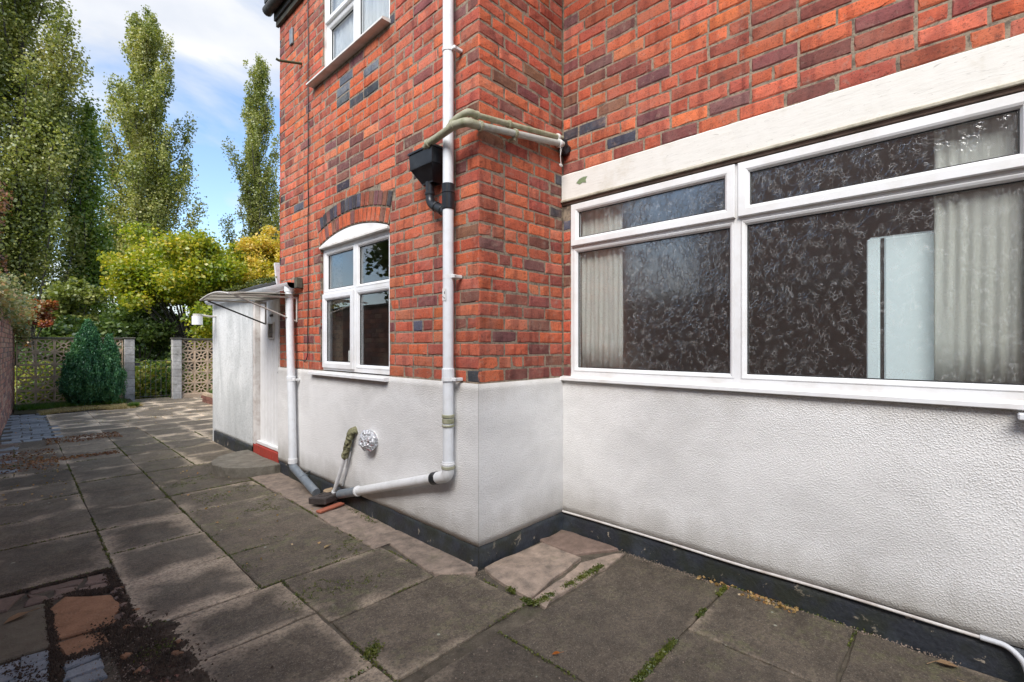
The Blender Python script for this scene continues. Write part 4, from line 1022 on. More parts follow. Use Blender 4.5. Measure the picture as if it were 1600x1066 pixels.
obj('end_block', B((1.87, 4.63, 1.90), (1.93, 4.69, 2.0), .004), COPE, gt)
# canopy over the door
cn = thing('door_canopy', 'weathered pale plastic canopy on metal brackets over the outhouse door', 'canopy', (1.65, 5.2, 1.8))
bm = NB(); g = []
for i in range(17):
    y = 4.72+(5.66-4.72)*i/16; a = .04*math.sin(PI*min(1, max(0, i/16)))
    g.append([bm.verts.new((1.32+(1.93-1.32)*j/6, y, 1.815+a+.03*math.sin(PI*.5*j/6)+(.012 if j == 0 else 0)*-1)) for j in range(7)])
for a, b in zip(g, g[1:]):
    for k in range(6): bm.faces.new((a[k], b[k], b[k+1], a[k+1]))
bmesh.ops.solidify(bm, geom=bm.faces[:], thickness=.006); obj('sheet', bm, CANOPY, cn, smooth=True)
bm = NB(); tube(bm, [(1.317, 4.72+(.94)*i/16, 1.808+.04*math.sin(PI*i/16)) for i in range(17)], .009, 8); obj('front_edge', bm, METALW, cn, smooth=True)
for i in range(1, 5):
    y = 4.72+.94*i/5; a = .04*math.sin(PI*i/5); obj('seam', T([(1.325, y, 1.806+a), (1.92, y, 1.836+a)], .004, 5), METALD, cn)
for yb, mt in ((4.76, METALW), (5.60, METALD)):
    br = obj('bracket', T([(1.925, yb, 1.575), (1.925, yb, 1.825)], .009, 4), METALW, cn); obj('bracket_arm', T([(1.925, yb, 1.815), (1.35, yb, 1.808)], .009, 4), METALW, cn); obj('bracket_brace', T([(1.925, yb, 1.58), (1.37, yb, 1.80)], .008, 4), mt, cn)
# step
bm = NB(); n = 26; poly = [(1.918, 5.17)]+[(1.918-.49*math.sin(PI*k/n), 5.66-.49*math.cos(PI*k/n)) for k in range(1, n)]+[(1.918, 6.15)]
tag(obj('doorstep', slab_mesh(poly, .105, .11, .003, .008, (0, 0), .2), m_stone('old_step_concrete', (.12, .105, .08), (.26, .235, .19))), 'half-round worn concrete step in front of the outhouse door', 'step')
# outside lamp
lp = thing('wall_lamp', 'small white bracket lamp at the far end of the outhouse', 'lamp', (1.70, 7.42, 1.63))
obj('arm', T([(XA, 7.46, 1.745), (1.86, 7.45, 1.735), (1.70, 7.42, 1.755)], .014, 8, .04), METALW, lp, smooth=True)
obj('shade', T([(1.69, 7.42, 1.62), (1.69, 7.42, 1.735)], .062, 18), UPVC, lp, smooth=False); obj('cap', T([(1.69, 7.42, 1.736), (1.69, 7.42, 1.765)], .05, 14), METALW, lp)

# ------------------------------------------------------------------ left boundary wall
bwall = thing('boundary_wall', 'old brick boundary wall along the left side of the yard', 'wall', (-.3, 6, 0))
FL = lambda u, w, z: Vector((-.475+.0325*u+w, u, z))
bm = NB()
a, b = FL(-4, 0, 0), FL(14.9, 0, 0)
pl = [(a.x-.006, -4), (b.x-.006, 14.9), (b.x-.23, 14.9), (a.x-.23, -4)]
lo = [bm.verts.new((x, y, -.05)) for x, y in pl]; hi = [bm.verts.new((x, y, 1.99)) for x, y in pl]
for k in range(4): bm.faces.new((lo[k], lo[(k+1) % 4], hi[(k+1) % 4], hi[k]))
bm.faces.new(lo); bm.faces.new(hi); obj('mortar_core', bm, m_mortar('old_dark_mortar', (.20, .16, .12), (.10, .085, .06)), bwall)
jv, jf, jc = [], [], []; off = 0; rz = math.atan2(1, .0325)
z = .0; k = 0
while z < 1.92:
    u = -4+.1*(k % 2); k += 1
    while u < 14.8:
        Lb = BL if rnd.random() < .75 else .1035; me = rnd.choice(TS if Lb == BL else TH); V, Fc = TD[me.name]
        p = FL(u+Lb/2, rnd.uniform(-.003, .006), z+BH/2)
        M_ = np.array(Matrix.Rotation(rz, 3, 'Z'), dtype=np.float32); q = V @ M_.T+np.array(p, dtype=np.float32)
        jv.append(q); jf += [tuple(i+off for i in f) for f in Fc]; off += len(V)
        c = rnd.choice([(.36, .17, .12), (.28, .14, .11), (.42, .22, .16), (.22, .14, .12), (.40, .26, .19)]); jc.append(np.tile(np.array([*c, 1], dtype=np.float32), (len(V), 1)))
        u += Lb+JT
    z += CO
me = bpy.data.meshes.new('brickwork'); V = np.concatenate(jv)-np.array((-.3, 6, 0), dtype=np.float32); me.from_pydata(V.tolist(), [], jf)
at = me.color_attributes.new('tint', 'FLOAT_COLOR', 'POINT'); at.data.foreach_set('color', np.concatenate(jc).ravel()); me.materials.append(BRICK_A)
stuff(link(bpy.data.objects.new('brickwork', me), bwall, (-.3, 6, 0)))
for i in range(42):
    u = -4+i*.45; p = FL(u+.222, -.115, 2.0); obj('coping_stone', B((p.x-.135, u, 1.992), (p.x+.135, u+.445, 2.04+rnd.uniform(-.004, .006)), .008), COPE, bwall)

# ------------------------------------------------------------------ far screen wall, posts, gate
FY = 14.5
def block_mesh():
    bm = NB(); s = .145; h = .1375; t = .019; D_ = .045
    for lo, hi in (((-s, -D_, -h), (s, D_, -h+t)), ((-s, -D_, h-t), (s, D_, h)), ((-s, -D_, -h+t), (-s+t, D_, h-t)), ((s-t, -D_, -h+t), (s, D_, h-t))): box(bm, lo, hi)
    n = 4
    rings = []
    for r_, y in ((.072, -D_+.006), (.042, -D_+.006), (.042, D_-.006), (.072, D_-.006)):
        rings.append([bm.verts.new((r_*math.cos(2*PI*k/n), y, r_*math.sin(2*PI*k/n)*.95)) for k in range(n)])
    for a, b in zip(rings, rings[1:]+rings[:1]):
        for k in range(n): bm.faces.new((a[k], a[(k+1) % n], b[(k+1) % n], b[k]))
    for sx, sz in ((1, 1), (1, -1), (-1, 1), (-1, -1)):
        c = Vector((sx*.082, 0, sz*.078)); a = math.atan2(sz*h, sx*s)
        box(bm, c-Vector((.070, D_-.007, .013)), c+Vector((.070, D_-.007, .013)), 0, Matrix.Rotation(-a, 3, 'Y'))
    for v in (0, 1, 2, 3):   # short spokes to the middle of each side
        c = Vector((math.cos(v*PI/2), 0, math.sin(v*PI/2)))*.098
        e = Vector((.026, D_-.008, .009)) if v % 2 == 0 else Vector((.009, D_-.008, .026)); box(bm, c-e, c+e)
    bmesh.ops.recalc_face_normals(bm, faces=bm.faces); me = bpy.data.meshes.new('screen_block'); bm.to_mesh(me); bm.free(); me.materials.append(SCREEN); return me
SB = block_mesh()
def screen(x0, nx, label, step=.2925, zb=.09):
    t = thing('screen_wall', label, 'screen wall', (x0, FY, 0), 'pierced block screen walls at the end of the yard')
    for i in range(nx):
        for j in range(5):
            o = bpy.data.objects.new('screen_block', SB); link(o, t, (x0+step*(i+.5), FY+rnd.uniform(-.003, .003), zb+.1375+j*.2775)); o.rotation_euler = (0, rnd.choice((0, PI)), rnd.uniform(-.01, .01))
    for i in range(max(1, nx//2)):
        w = step*nx/max(1, nx//2); obj('coping', B((x0+w*i+.002, FY-.075, zb+1.39), (x0+w*(i+1)-.002, FY+.075, zb+1.43), .006), COPE, t)
    obj('footing', B((x0, FY-.07, -.05), (x0+step*nx, FY+.07, zb-.002), .008), SCREEN, t); return t
screen(.03, 6, 'left run of tan pierced concrete blocks behind the clipped conifer')
screen(2.945, 5, 'right run of tan pierced blocks between gatepost and outhouse')
for x, lab in ((1.90, 'grey block gatepost right of the conifer'), (2.845, 'grey block gatepost on the far side of the gate, nearest the outhouse')):
    t = thing('gatepost', lab, 'gatepost', (x, FY-.02, 0), 'grey block gateposts')
    for k in range(8): obj('post_block', B((x-.095, FY-.115+rnd.uniform(-.002, .002), -.03+k*.19), (x+.095, FY+.075, .156+k*.19), .006), POST, t)
    obj('cap', B((x-.115, FY-.135, 1.492), (x+.115, FY+.095, 1.53), .01), COPE, t)
obj_ = thing('iron_gate', 'low thin black iron gate of upright bars between the block posts', 'gate', (2.37, FY, 0))
for k in range(8):
    x = 2.01+k*.104; obj('bar', T([(x, FY, .04), (x, FY, .98)], .0065, 6), METALD, obj_)
for z in (.08, .95): obj('rail', T([(1.995, FY, z), (2.75, FY, z)], .008, 6), METALD, obj_)
obj('latch', B((2.0, FY-.03, .84), (2.10, FY+.01, .92), .004), METALD, obj_)
obj('path_edge', B((1.99, FY-.1, -.03), (2.76, FY+.4, -.002), .004), SLAB, yard)

# raised bed by the right-hand screen wall
rb = thing('raised_bed', 'low brick edged planting bed at the far right behind the outhouse', 'planter', (3.3, 12.5, 0))
for k in range(9):
    for j in range(3):
        yv = 11.2+k*.2+(j % 2)*.1; obj('edging_brick', B((3.06, yv, j*.078), (3.16, yv+.192, j*.078+.07), .004), SCREEN if j == 2 else OLD_RED, rb)
for k in range(6):
    for j in range(3): obj('edging_brick', B((3.17+k*.2, 13.0, j*.078), (3.36+k*.2, 13.1, j*.078+.07), .004), OLD_RED, rb)
obj('soil_fill', B((3.165, 11.2, 0), (4.4, 12.99, .2)), SOIL, rb)

# ------------------------------------------------------------------ plants
def blades(name, pts, h, lean, mat, label=None, cat=None, kind='stuff', width=.012):
    n = len(pts); d = rng.normal(size=(n, 2)); d /= np.linalg.norm(d, axis=1)[:, None]; hh = (h*rng.uniform(.5, 1.3, n))[:, None]
    tip = pts+np.concatenate([d*hh*lean*rng.uniform(.3, 1.5, (n, 1)), hh], axis=1); sd = np.stack([-d[:, 1], d[:, 0], np.zeros(n)], axis=1)*width
    V = np.stack([pts-sd, pts+sd, tip], axis=1).reshape(-1, 3)
    o = quads_mesh(name, V, n, mat, world=tuple(pts.mean(0)), k=3); o['kind'] = kind
    if label: o['label'] = label
    return o
def scatter(n, x0, x1, y0, y1, z=0.0, power=None):
    return np.stack([rng.uniform(x0, x1, n), rng.uniform(y0, y1, n), np.full(n, z)], axis=1)
P = scatter(9000, .35, 1.95, 12.75, 13.85); keep = np.abs(P[:, 1]-13.3+.25*np.sin(P[:, 0]*5)) < .42+.12*np.sin(P[:, 0]*9); blades('dry_grass', P[keep], .045, 1.6, LF_STRAW, width=.006)
P = scatter(2500, .1, 3.0, 10.0, 12.9); keep = (np.sin(P[:, 0]*7+P[:, 1]*3)+np.sin(P[:, 1]*5.3)) > 1.35; blades('dry_grass', P[keep], .02, 1.2, LF_STRAW, width=.005)
P = scatter(6000, .05, 1.75, 13.75, 14.42); blades('grass', P, .11, .8, LF_GRASS, width=.007)
P = scatter(900, 1.70, 1.85, 12.9, 13.05); blades('grass', P, .10, .6, LF_GRASS, width=.005)
P = scatter(4000, 3.17, 4.4, 11.2, 12.95, .2); blades('grass', P, .13, .8, LF_GRASS, width=.008)
# soil bank below the grass
bm = NB(); r = bmesh.ops.create_grid(bm, x_segments=24, y_segments=10, size=.5)
for v in bm.verts: v.co = Vector((.95+v.co.x*1.9, 13.85+v.co.y*1.3, .006+.05*max(0, v.co.y+.25)*2+.012*mnoise.noise(v.co*9)))
stuff(obj('soil', bm, m_stone('mossy_soil', (.05, .05, .02), (.13, .11, .05))))

def clump(center, r, n): 
    d = rng.normal(size=(n, 3)); return np.asarray(center)+np.clip(d, -2.1, 2.1)*np.asarray(r)*.52
def poplar(x, y, h, rmax, n, label, mats, nl=52, leafs=.16, lobes=(), skew=0, low=.04, base=.10):
    t = thing('poplar_tree', label, 'tree', (x, y, -.1), 'tall poplars beyond the screen wall')
    r_ = np.random.default_rng(int(abs(x*37+y*11)))
    tr = [Vector((x+.12*math.sin(k*.9), y, -.1+h*.93*k/14)) for k in range(15)]; bm = NB(); tube(bm, tr, .3, 10, True, lambda s: .22*(1-s)**.9+.015); obj('trunk', bm, BARK, t, smooth=True)
    R_ = lambda q: rmax*min(1, (q/base)**.5 if q < base else 1)*max(0.03, (1-q))**.58*(1+.14*math.sin(q*23+x)+.10*math.sin(q*41+2*x))
    bm = NB(); cl = []
    for i in range(nl):
        s = low+(.90-low)*(i+r_.uniform(0, 1))/nl; az = r_.uniform(0, 2*PI); z0_ = s*h; ln = h*(.20*(1-s)+.07); q1 = min(.99, s+ln/h)
        r1 = R_(min(.985, s+.6*ln/h))*r_.uniform(.35, .95); p0 = Vector((x, y, z0_)); p1 = Vector((x+r1*math.cos(az)+skew*q1, y+r1*math.sin(az), q1*h))
        pm = p0.lerp(p1, .45)+Vector((math.cos(az), math.sin(az), -.6))*r1*.22; tube(bm, [p0, pm, p1], .07, 5, True, lambda v: .075*(1-s)*(1-v)+.012)
        for v in (.30, .45, .58, .7, .8, .9, 1.0):
            c = p0*(1-v)**2+pm*2*v*(1-v)+p1*v*v; cl.append((c+Vector(r_.normal(0, .16, 3)), (.20+.25*(1-s))*r_.uniform(.6, 1.3)))
    for k in range(6): cl.append((Vector((x+r_.normal(0, .12), y, h*(.93+.012*k))), .22))
    for lx, ly, lz, lr in lobes:
        for k in range(9): cl.append((Vector((x+lx+r_.normal(0, lr*.4), y+ly+r_.normal(0, lr*.4), lz+r_.normal(0, lr*.9))), lr*.42))
    obj('limbs', bm, BARK, t); tot = sum(c[1]**1.6 for c in cl)
    pts = np.concatenate([clump(c, (s_, s_, s_*1.7), max(4, int(n*s_**1.6/tot))) for c, s_ in cl])
    half = rng.uniform(size=len(pts)) < .72
    m = len(pts); quads_mesh('crown', leaves(pts, leafs, updir=.2, width=.8), m, mats[0], t, world=(x, y, h*.5))
    return t
poplar(.1, 25.5, 19.8, 2.9, 100000, 'tallest dark poplar at the left, top cut off by the frame', (LF_POP,), leafs=.105, nl=95)
poplar(-1.6, 24.5, 15.5, 2.3, 26000, 'shorter olive poplar at the far left edge behind the tallest', (LF_POP,), leafs=.105, nl=55)
poplar(2.05, 26.5, 11.6, 1.35, 22000, 'lower bright green poplar on the right flank of the tallest', (LF_POP2,), nl=50, leafs=.11)
poplar(5.5, 34.8, 21.2, 4.4, 90000, 'middle poplar standing clear against the sky with a ragged top', (LF_POP,), leafs=.125, nl=95, base=.22)
poplar(12.2, 37.0, 22.3, 3.0, 46000, 'narrow pointed poplar just left of the house corner', (LF_POP,), leafs=.135, nl=75, base=.35)
def bushy(name, x, y, z, rx, rz, n, mat, label, cat, leaf=.12, group=None, trunk=None, ncl=40, flat=.3, seed=1, sh=.30, zmin=None, parts=True):
    t = thing(name, label, cat, (x, y, -.1 if z > 1 else 0), group); r_ = np.random.default_rng(seed); cl = []
    zb = z-rz
    bm = NB(); base = Vector((x, y, -.1)); fork = Vector((x, y, max(.3, z-rz*.75)))
    if parts: tube(bm, [base, base.lerp(fork, .5)+Vector((.05, .03, 0)), fork], .1, 8, True, lambda s: (trunk or .1)*(1-.45*s))
    for i in range(ncl):
        d = r_.normal(size=3); d /= np.linalg.norm(d); d[2] = abs(d[2])*1.0 if r_.random() < .7 else d[2]
        rad = r_.uniform(.40, 1.0)*(1.22 if r_.random() < .18 else 1); c = Vector((x+d[0]*rx*rad, y+d[1]*rx*rad, z+d[2]*rz*rad)); cl.append((c, sh*rx*r_.uniform(.6, 1.15)))
        if parts and i % 3 == 0: tube(bm, [fork, fork.lerp(c, .5)+Vector((0, 0, -.1)), c], .03, 5, True, lambda s: (trunk or .1)*.35*(1-s)+.008)
    if parts: obj('trunk', bm, BARK, t)
    else: bm.free()
    tot = sum(c[1]**2 for c in cl); pts = np.concatenate([clump(c, (s_, s_, s_*.75), max(4, int(n*s_**2/tot))) for c, s_ in cl])
    if zmin is not None: pts = pts[pts[:, 2] > zmin]
    quads_mesh('crown', leaves(pts, leaf, flat=flat, width=.7), len(pts), mat, t, world=(x, y, z)); return t
bushy('broadleaf_tree', 4.15, 19.2, 3.0, 2.25, 2.35, 60000, LF_MAPLE, 'spreading yellow-green autumn tree behind the outhouse', 'tree', .11, trunk=.13, ncl=120, seed=3, sh=.21)
bushy('broadleaf_tree', 6.9, 18.6, 3.5, 1.7, 2.1, 30000, LF_GOLD, 'golden autumn tree touching the house wall edge', 'tree', .105, trunk=.12, ncl=70, seed=4, sh=.22)
bushy('broadleaf_tree', 1.35, 22.5, 2.0, .95, 1.7, 9000, LF_POP, 'bright green bushy tree between the two big poplars low down', 'tree', .14, trunk=.1, ncl=34, seed=5, sh=.34)
bushy('copper_tree', -1.5, 17.5, 3.9, 1.35, 1.5, 15000, LF_COP, 'copper-brown leaved tree at the left edge above the wall', 'tree', .085, trunk=.1, ncl=38, seed=6)
bushy('shrub', .30, 15.9, 1.9, .42, .75, 4200, LF_RED, 'red and orange autumn shrub above the left end of the screen wall', 'shrub', .075, trunk=.03, ncl=24, seed=7)
for i, (x, y, z, rx, rz, lab) in enumerate(((3.0, 20.5, 1.6, 1.3, 1.8, 'dark green shrub beyond the gate under the yellow tree'), (1.2, 17.5, .9, .9, 1.1, 'dark shrub behind the screen wall beside the conifer'), (-.6, 19.5, 1.5, 1.2, 1.6, 'dark shrub at the foot of the copper tree'), (5.2, 22, 1.4, 1.5, 1.5, 'dark shrub behind the right run of pierced blocks'))):
    bushy('shrub', x, y, z, rx, rz, 9000, LF_DARK, lab, 'shrub', .13, trunk=.05, ncl=30, seed=20+i, group='dark shrubs beyond the screen wall')
P = np.concatenate([clump((XA+.02+.09*k, 5.5+.35*((k*5) % 4)+.06*k, 2.075+.036*k), (.10, .13, .022), 130) for k in range(5)]+[clump((XA-.03, 5.3+.18*k, 2.062), (.04, .10, .014), 50) for k in range(10)])
tag(quads_mesh('roof_moss', leaves(P, .022, flat=.3, width=.7), len(P), LF_MOSS, world=(XA, 6, 2.05)), 'green moss growing along the slate edge of the outhouse roof', 'moss')
# bramble bank seen through gate and blocks
P = np.concatenate([np.stack([rng.uniform(-.5, 5.0, 24000), rng.uniform(14.95, 17.3, 24000), rng.uniform(-.1, .95, 24000)], axis=1)])
P = P[P[:, 2] < .55+.20*np.sin(P[:, 0]*3.1)+.25*np.sin(P[:, 1]*2+P[:, 0])]
quads_mesh('undergrowth', leaves(P, .10, flat=.2, width=.8), len(P), LF_BRAM, world=(2, 16, 0))['kind'] = 'stuff'
P = np.stack([rng.uniform(-9, 16, 26000), rng.uniform(24, 30, 26000), rng.uniform(-.1, 2.6, 26000)], axis=1); P = P[P[:, 2] < 1.7+.4*np.sin(P[:, 0]*1.3)+.3*np.sin(P[:, 0]*3.7)]
quads_mesh('undergrowth', leaves(P, .26, flat=.2, width=.8), len(P), LF_DARK, world=(4, 27, 0))['kind'] = 'stuff'
# creeper over the far end of the left wall
P = np.concatenate([clump((FL(u, .0, 0).x+rng.normal(0, .10), u, 2.02+rng.normal(0, .10)), (.20, .30, .17), 190) for u in np.linspace(8.6, 14.8, 34)]+[clump((.06+.02*k, 14.3, 2.0-.15*k), (.17, .2, .18), 230) for k in range(4)])
tag(quads_mesh('creeper', leaves(P, .052, width=.75), len(P), LF_IVY, world=(0, 12.5, 2.0)), 'pale variegated creeper tumbling over the far end of the brick wall', 'creeper')
# conifer
cf = thing('conifer_bush', 'dense dark green conifer with two points in front of the pierced wall', 'conifer', (1.2, 14.0, 0))
def cone_pts(cx, cy, h, r, n, z0=.08):
    t_ = rng.uniform(0, 1, n)**.85; prof_ = np.where(t_ < .3, (t_/.3)**.35*1.0, ((1-t_)/.7)**.72); az = rng.uniform(0, 2*PI, n)
    k = 1+.12*np.sin(az*5+t_*7)+.08*np.sin(az*9-t_*15); rr_ = r*prof_*k*(rng.uniform(.35, 1, n)**.35)
    return np.stack([cx+rr_*np.cos(az), cy+rr_*np.sin(az), z0+t_*h], axis=1)
P = np.concatenate([cone_pts(1.13, 13.95, 1.68, .43, 26000), cone_pts(1.47, 13.9, 1.36, .28, 14000), cone_pts(.97, 13.98, 1.32, .29, 8000), cone_pts(1.28, 13.98, 1.45, .35, 6000)])
Cn = np.concatenate([cone_pts(1.13, 13.95, 1.74, .47, 620), cone_pts(1.47, 13.9, 1.42, .32, 380), cone_pts(.97, 13.98, 1.36, .33, 200)])
P = np.concatenate([P[::3], np.repeat(Cn, 42, axis=0)+np.clip(rng.normal(size=(len(Cn)*42, 3)), -2, 2)*np.array([.022, .022, .055])]); P = P[P[:, 2] > .03]
quads_mesh('foliage', leaves(P, .050, flat=.2, updir=1.6, width=.32), len(P), LF_CON, cf, world=(1.2, 14, 0))
obj('trunk', T([(1.4, 13.9, -.02), (1.3, 13.95, .5)], .06, 8), BARK, cf); obj('trunk', T([(1.15, 13.95, -.02), (1.12, 13.95, .5)], .07, 8), BARK, cf)
# trees over the neighbour's side, seen only in the window reflections
bushy('broadleaf_tree', -3.6, 9.4, 3.6, 1.9, 1.9, 9000, LF_DARK, 'dark tree behind the brick boundary wall', 'tree', .16, trunk=.12, ncl=40, seed=31)

# ------------------------------------------------------------------ neighbour across the wall (reflected in the windows)
nh = thing('neighbour_house', 'dark brick neighbouring house reflected in the windows', 'house', (-6, 0, 0))
bm = NB(); pf = [(3.9, 0), (3.9, 3.7), (.9, 6.3), (-2.2, 6.3), (-8, 6.3), (-8, 0)]
A_ = [bm.verts.new((-3.9, y, z)) for y, z in pf]; B_ = [bm.verts.new((-9, y, z)) for y, z in pf]
for k in range(6): bm.faces.new((A_[k], A_[(k+1) % 6], B_[(k+1) % 6], B_[k]))
bm.faces.new(A_); bm.faces.new(B_)
s = NT('far_brick'); bt = s.n('ShaderNodeTexBrick'); s.l(s.map(s.pos(), (1, 1, 1)), bt.inputs['Vector']); cx_ = s.n('ShaderNodeSeparateXYZ'); s.l(s.pos(), cx_.inputs[0]); cb = s.n('ShaderNodeCombineXYZ'); s.l(cx_.outputs['Y'], cb.inputs[0]); s.l(cx_.outputs['Z'], cb.inputs[1]); s.l(cb.outputs[0], bt.inputs['Vector'])
bt.inputs['Color1'].default_value = (.42, .19, .13, 1); bt.inputs['Color2'].default_value = (.50, .25, .18, 1); bt.inputs['Mortar'].default_value = (.38, .30, .24, 1); bt.inputs['Scale'].default_value = 4.3; bt.inputs['Mortar Size'].default_value = .02
obj('wall', bm, s.fin(bt.outputs['Color'], .9), nh)
bm = NB(); pf = [(4.05, 3.60), (.85, 6.36), (-8.1, 6.36), (-8.1, 6.5), (.80, 6.5), (4.05, 3.74)]
A_ = [bm.verts.new((-3.75, y, z)) for y, z in pf]; B_ = [bm.verts.new((-9.1, y, z)) for y, z in pf]
for k in range(6): bm.faces.new((A_[k], A_[(k+1) % 6], B_[(k+1) % 6], B_[k]))
bm.faces.new(A_); bm.faces.new(B_); obj('roof', bm, SLATE, nh)
w_ = obj('window', B((-3.93, .6, 1.2), (-3.88, 1.8, 2.5), .004), UPVC, nh); obj('pane', B((-3.878, .7, 1.3), (-3.87, 1.7, 2.4)), GLASS, w_)

# ------------------------------------------------------------------ small ground details
# moss along the joints
segs = []
for x0, y0, x1, y1 in slabs:
    if y0 > 8.6 or x1 < 0: continue
    segs += [((x0, y0), (x1, y0)), ((x1, y0), (x1, y1))]
Pm = []
for (ax, ay), (bx_, by) in segs:
    Ls = math.hypot(bx_-ax, by-ay); n = int(Ls/.004)
    t_ = rng.uniform(0, 1, n); px_ = ax+(bx_-ax)*t_; py_ = ay+(by-ay)*t_
    den = np.array([mnoise.noise(Vector((a*1.7, b*1.7, 3.1)))*.9+mnoise.noise(Vector((a*7, b*7, 1)))*.5 for a, b in zip(px_, py_)]) + .10*(px_ > .9)+.10*(py_ > 4.3)
    k = den > .12; Pm.append(np.stack([px_[k]+rng.normal(0, .0045, k.sum()), py_[k]+rng.normal(0, .0045, k.sum()), np.full(k.sum(), .001)+rng.uniform(-.004, .005, k.sum())], axis=1))
for (ax, ay, bx_, by, n, sp) in ((1.86, 1.60, 2.55, 1.58, 1800, .012), (1.85, 1.62, 1.88, 1.80, 900, .010), (1.58, .94, 2.72, .945, 2600, .008), (1.87, 3.2, 1.92, 3.65, 260, .02), (.40, 2.55, .50, 2.62, 260, .03), (1.05, 1.85, 1.12, 1.9, 300, .02)):
    t_ = rng.uniform(0, 1, n); a = ax+(bx_-ax)*t_; b = ay+(by-ay)*t_
    k = np.array([mnoise.noise(Vector((q*9, w*9, 4))) for q, w in zip(a, b)]) > -.12
    Pm.append(np.stack([a[k]+rng.normal(0, sp, k.sum()), b[k]+rng.normal(0, sp, k.sum()), rng.uniform(.0, .012, k.sum())], axis=1))
Pm = np.concatenate(Pm); Pm = Pm[(np.hypot(Pm[:, 0], Pm[:, 1]) > .5)]
V = leaves(np.repeat(Pm, 2, axis=0)+rng.normal(0, .002, (len(Pm)*2, 3)), .010, flat=.3, updir=.3, width=.6)
quads_mesh('moss', V, len(Pm)*2, LF_MOSS, world=(1, 4, 0))['kind'] = 'stuff'
# little moss cushions scattered on the green slabs
P = scatter(5200, .95, 1.66, 2.3, 6.2); k = np.array([mnoise.noise(Vector((a*3, b*3, 9)))+.6*mnoise.noise(Vector((a*14, b*14, 2))) for a, b, c in P]) > .40; P = P[k]
P = np.repeat(P, 5, axis=0)+rng.normal(0, .005, (k.sum()*5, 3))*np.array([1, 1, .25]); P[:, 2] += .006
quads_mesh('moss', leaves(P, .007, flat=.4, updir=.3, width=.7), len(P), LF_MOSS, world=(1.3, 4, 0))['kind'] = 'stuff'
# crumbly soil and grit at the lower left and along the wall foot
def grit(name, regs, mat, size):
    bm_v = []; bm_f = []; off = 0
    T_ = np.array([(1, 0, -.4), (-.5, .87, -.4), (-.5, -.87, -.4), (0, 0, .9)])
    for (ax, ay, bx_, by, n, sp, hz) in regs:
        for k in range(n):
            t_ = rnd.random(); p = np.array([ax+(bx_-ax)*t_+rnd.gauss(0, sp), ay+(by-ay)*t_+rnd.gauss(0, sp), rnd.uniform(-.004, hz)]); s_ = size*rnd.uniform(.4, 1.6); a = rnd.uniform(0, 6.3)
            R2 = np.array([[math.cos(a), -math.sin(a), 0], [math.sin(a), math.cos(a), 0], [0, 0, 1]]); q = (T_*np.array([1, .7, .8])*s_) @ R2.T+p
            bm_v += q.tolist(); bm_f += [(off, off+1, off+2), (off, off+3, off+1), (off+1, off+3, off+2), (off+2, off+3, off)]; off += 4
    me = bpy.data.meshes.new(name); me.from_pydata(bm_v, [], bm_f); me.materials.append(mat); o = link(bpy.data.objects.new(name, me)); o['kind'] = 'stuff'; return o
grit('soil_crumbs', [(.33, 2.95, .45, 2.35, 3400, .05, .010), (.39, 3.7, .40, 3.0, 1300, .012, .006), (.12, 3.5, .12, 2.6, 1700, .010, .006), (.13, 2.78, .34, 2.76, 900, .02, .006), (.2, 3.5, .38, 3.4, 700, .02, .004), (.05, 2.0, .45, 2.1, 2500, .09, .008), (-.1, 3.735, .39, 3.72, 900, .008, .004), (.0, 2.95, .1, 2.5, 500, .03, .004)], SOIL, .0060)
grit('grit', [(1.4, 1.2, 1.4, 1.2, 300, .5, .002), (.9, 3.0, 1.5, 5, 500, .3, .002), (2.74, .95, 2.74, 0, 500, .012, .008), (1.75, 2.2, 1.95, 2.0, 160, .03, .014), (2.72, 1.9, 2.72, 1.0, 300, .015, .008), (.3, 2.8, .3, 2.4, 400, .07, .012)], CEMENT, .0032)
bm = NB(); r = bmesh.ops.create_grid(bm, x_segments=46, y_segments=90, size=.5)
for v in bm.verts:
    x_, y_ = .30+(v.co.x+.5)*.26, 1.98+(v.co.y+.5)*1.05; e_ = min(.5-abs(v.co.x), .5-abs(v.co.y))*8
    v.co = Vector((x_, y_, -.012+min(1, e_)*.010+.013*mnoise.noise(Vector((x_*18, y_*18, 0)))+.009*abs(mnoise.noise(Vector((x_*60, y_*60, 0))))))
stuff(obj('soil', bm, SOIL))
for k in range(46):
    x_ = rnd.uniform(.28, .52); y_ = rnd.uniform(2.0, 3.4); a = rnd.uniform(0, 6.3); r_ = rnd.uniform(.008, .026)
    if y_ > 2.9: x_ = rnd.uniform(.37, .43)
    poly_piece('broken_stone', [(x_+r_*math.cos(a+t)*rnd.uniform(.7, 1.2), y_+r_*math.sin(a+t)*rnd.uniform(.7, 1.2)) for t in (0, 1.2, 2.5, 3.8, 5.1)], rnd.uniform(.002, .012), rnd.choice((CRACK_ST, CRACK_ST, ORANGE_ST, SOIL)), th=.02, jit=.002, seg=.03, dome=.003)
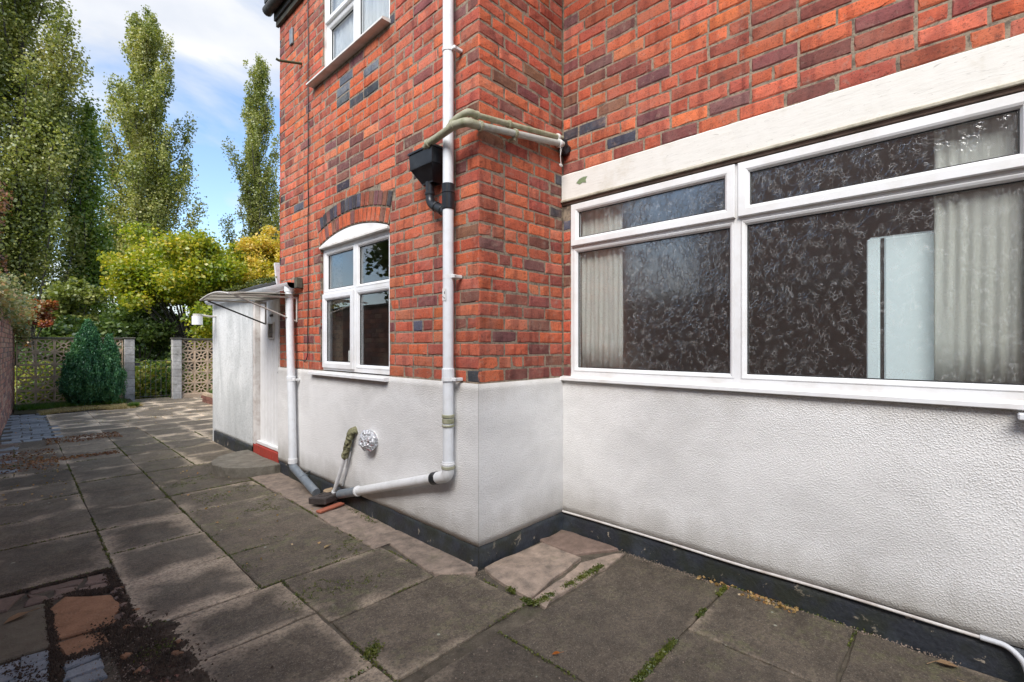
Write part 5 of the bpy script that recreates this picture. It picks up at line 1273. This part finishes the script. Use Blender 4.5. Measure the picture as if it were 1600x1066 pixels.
# fallen leaves, each a thing
def leaf_at(x, y, s_, col, label, rot=0, z=.008):
    bm = NB(); L_ = [(-.5, 0), (-.2, .22), (.15, .24), (.5, 0), (.15, -.22), (-.2, -.2)]
    vs = [bm.verts.new((x+s_*(a*math.cos(rot)-b*math.sin(rot)), y+s_*(a*math.sin(rot)+b*math.cos(rot)), z+s_*.18*abs(b)*2+s_*.10*(a+.5))) for a, b in L_]
    mid = [bm.verts.new((x+s_*a*math.cos(rot), y+s_*a*math.sin(rot), z+s_*.10*(a+.5))) for a in (-.2, .15)]
    for f in ((0, 1, mid[0]), (1, 2, mid[1], mid[0]), (2, 3, mid[1]), (3, 4, mid[1]), (4, 5, mid[0], mid[1]), (5, 0, mid[0])):
        bm.faces.new([vs[q] if isinstance(q, int) else q for q in f])
    tube(bm, [(x+s_*.5*math.cos(rot), y+s_*.5*math.sin(rot), z+s_*.1), (x+s_*.95*math.cos(rot+.2), y+s_*.95*math.sin(rot+.2), z)], s_*.02, 4)
    bmesh.ops.solidify(bm, geom=bm.faces[:], thickness=.0006)
    return tag(obj('fallen_leaf', bm, col), label, 'leaf', 'fallen leaves on the paving')
LO = m_paint('orange_leaf', (.50, .16, .02), (.3, .08, .02), .6, .6, 60); LT = m_paint('tan_leaf', (.50, .38, .20), (.35, .22, .10), .6, .7, 60); LW = m_paint('pale_leaf', (.42, .27, .15), (.3, .2, .1), .6, .7, 60)
leaf_at(1.62, 1.272, .040, LO, 'small orange leaf lying on the large slab near the bottom edge', -.6)
leaf_at(1.43, 3.05, .055, LT, 'tan leaf on the green-stained slab below the drain', .3)
leaf_at(.01, 3.34, .10, LW, 'curled pale brown leaf on the beige stone at the bottom left', .4, .014)
leaf_at(2.57, -.05, .07, LT, 'tan leaf in the bottom right corner beside the wall', .9)
leaf_at(2.69, .04, .08, LW, 'brown leaf against the plinth at the bottom right', 2.0)
P = np.concatenate([scatter(90, 2.68, 2.755, .60, .86, .008), scatter(30, 2.70, 2.755, .9, 1.1, .008), scatter(60, -.1, .4, 5.6, 7.6, .01), scatter(120, .0, 3.0, 8, 13.5, .01), scatter(40, .9, 1.7, 3, 6, .01)])
quads_mesh('leaf_litter', leaves(P, .022, flat=.8, width=.7), len(P), LF_FALL, world=(1.5, 5, 0))['kind'] = 'stuff'
P = np.concatenate([scatter(420, -.1, .35, 7.2, 8.6, .008), scatter(500, .3, 1.1, 8.9, 9.5, .008), scatter(350, .1, .9, 7.6, 7.8, .006)])
quads_mesh('leaf_litter', leaves(P, .028, flat=.8, width=.7), len(P), LF_COP, world=(.5, 8, 0))['kind'] = 'stuff'
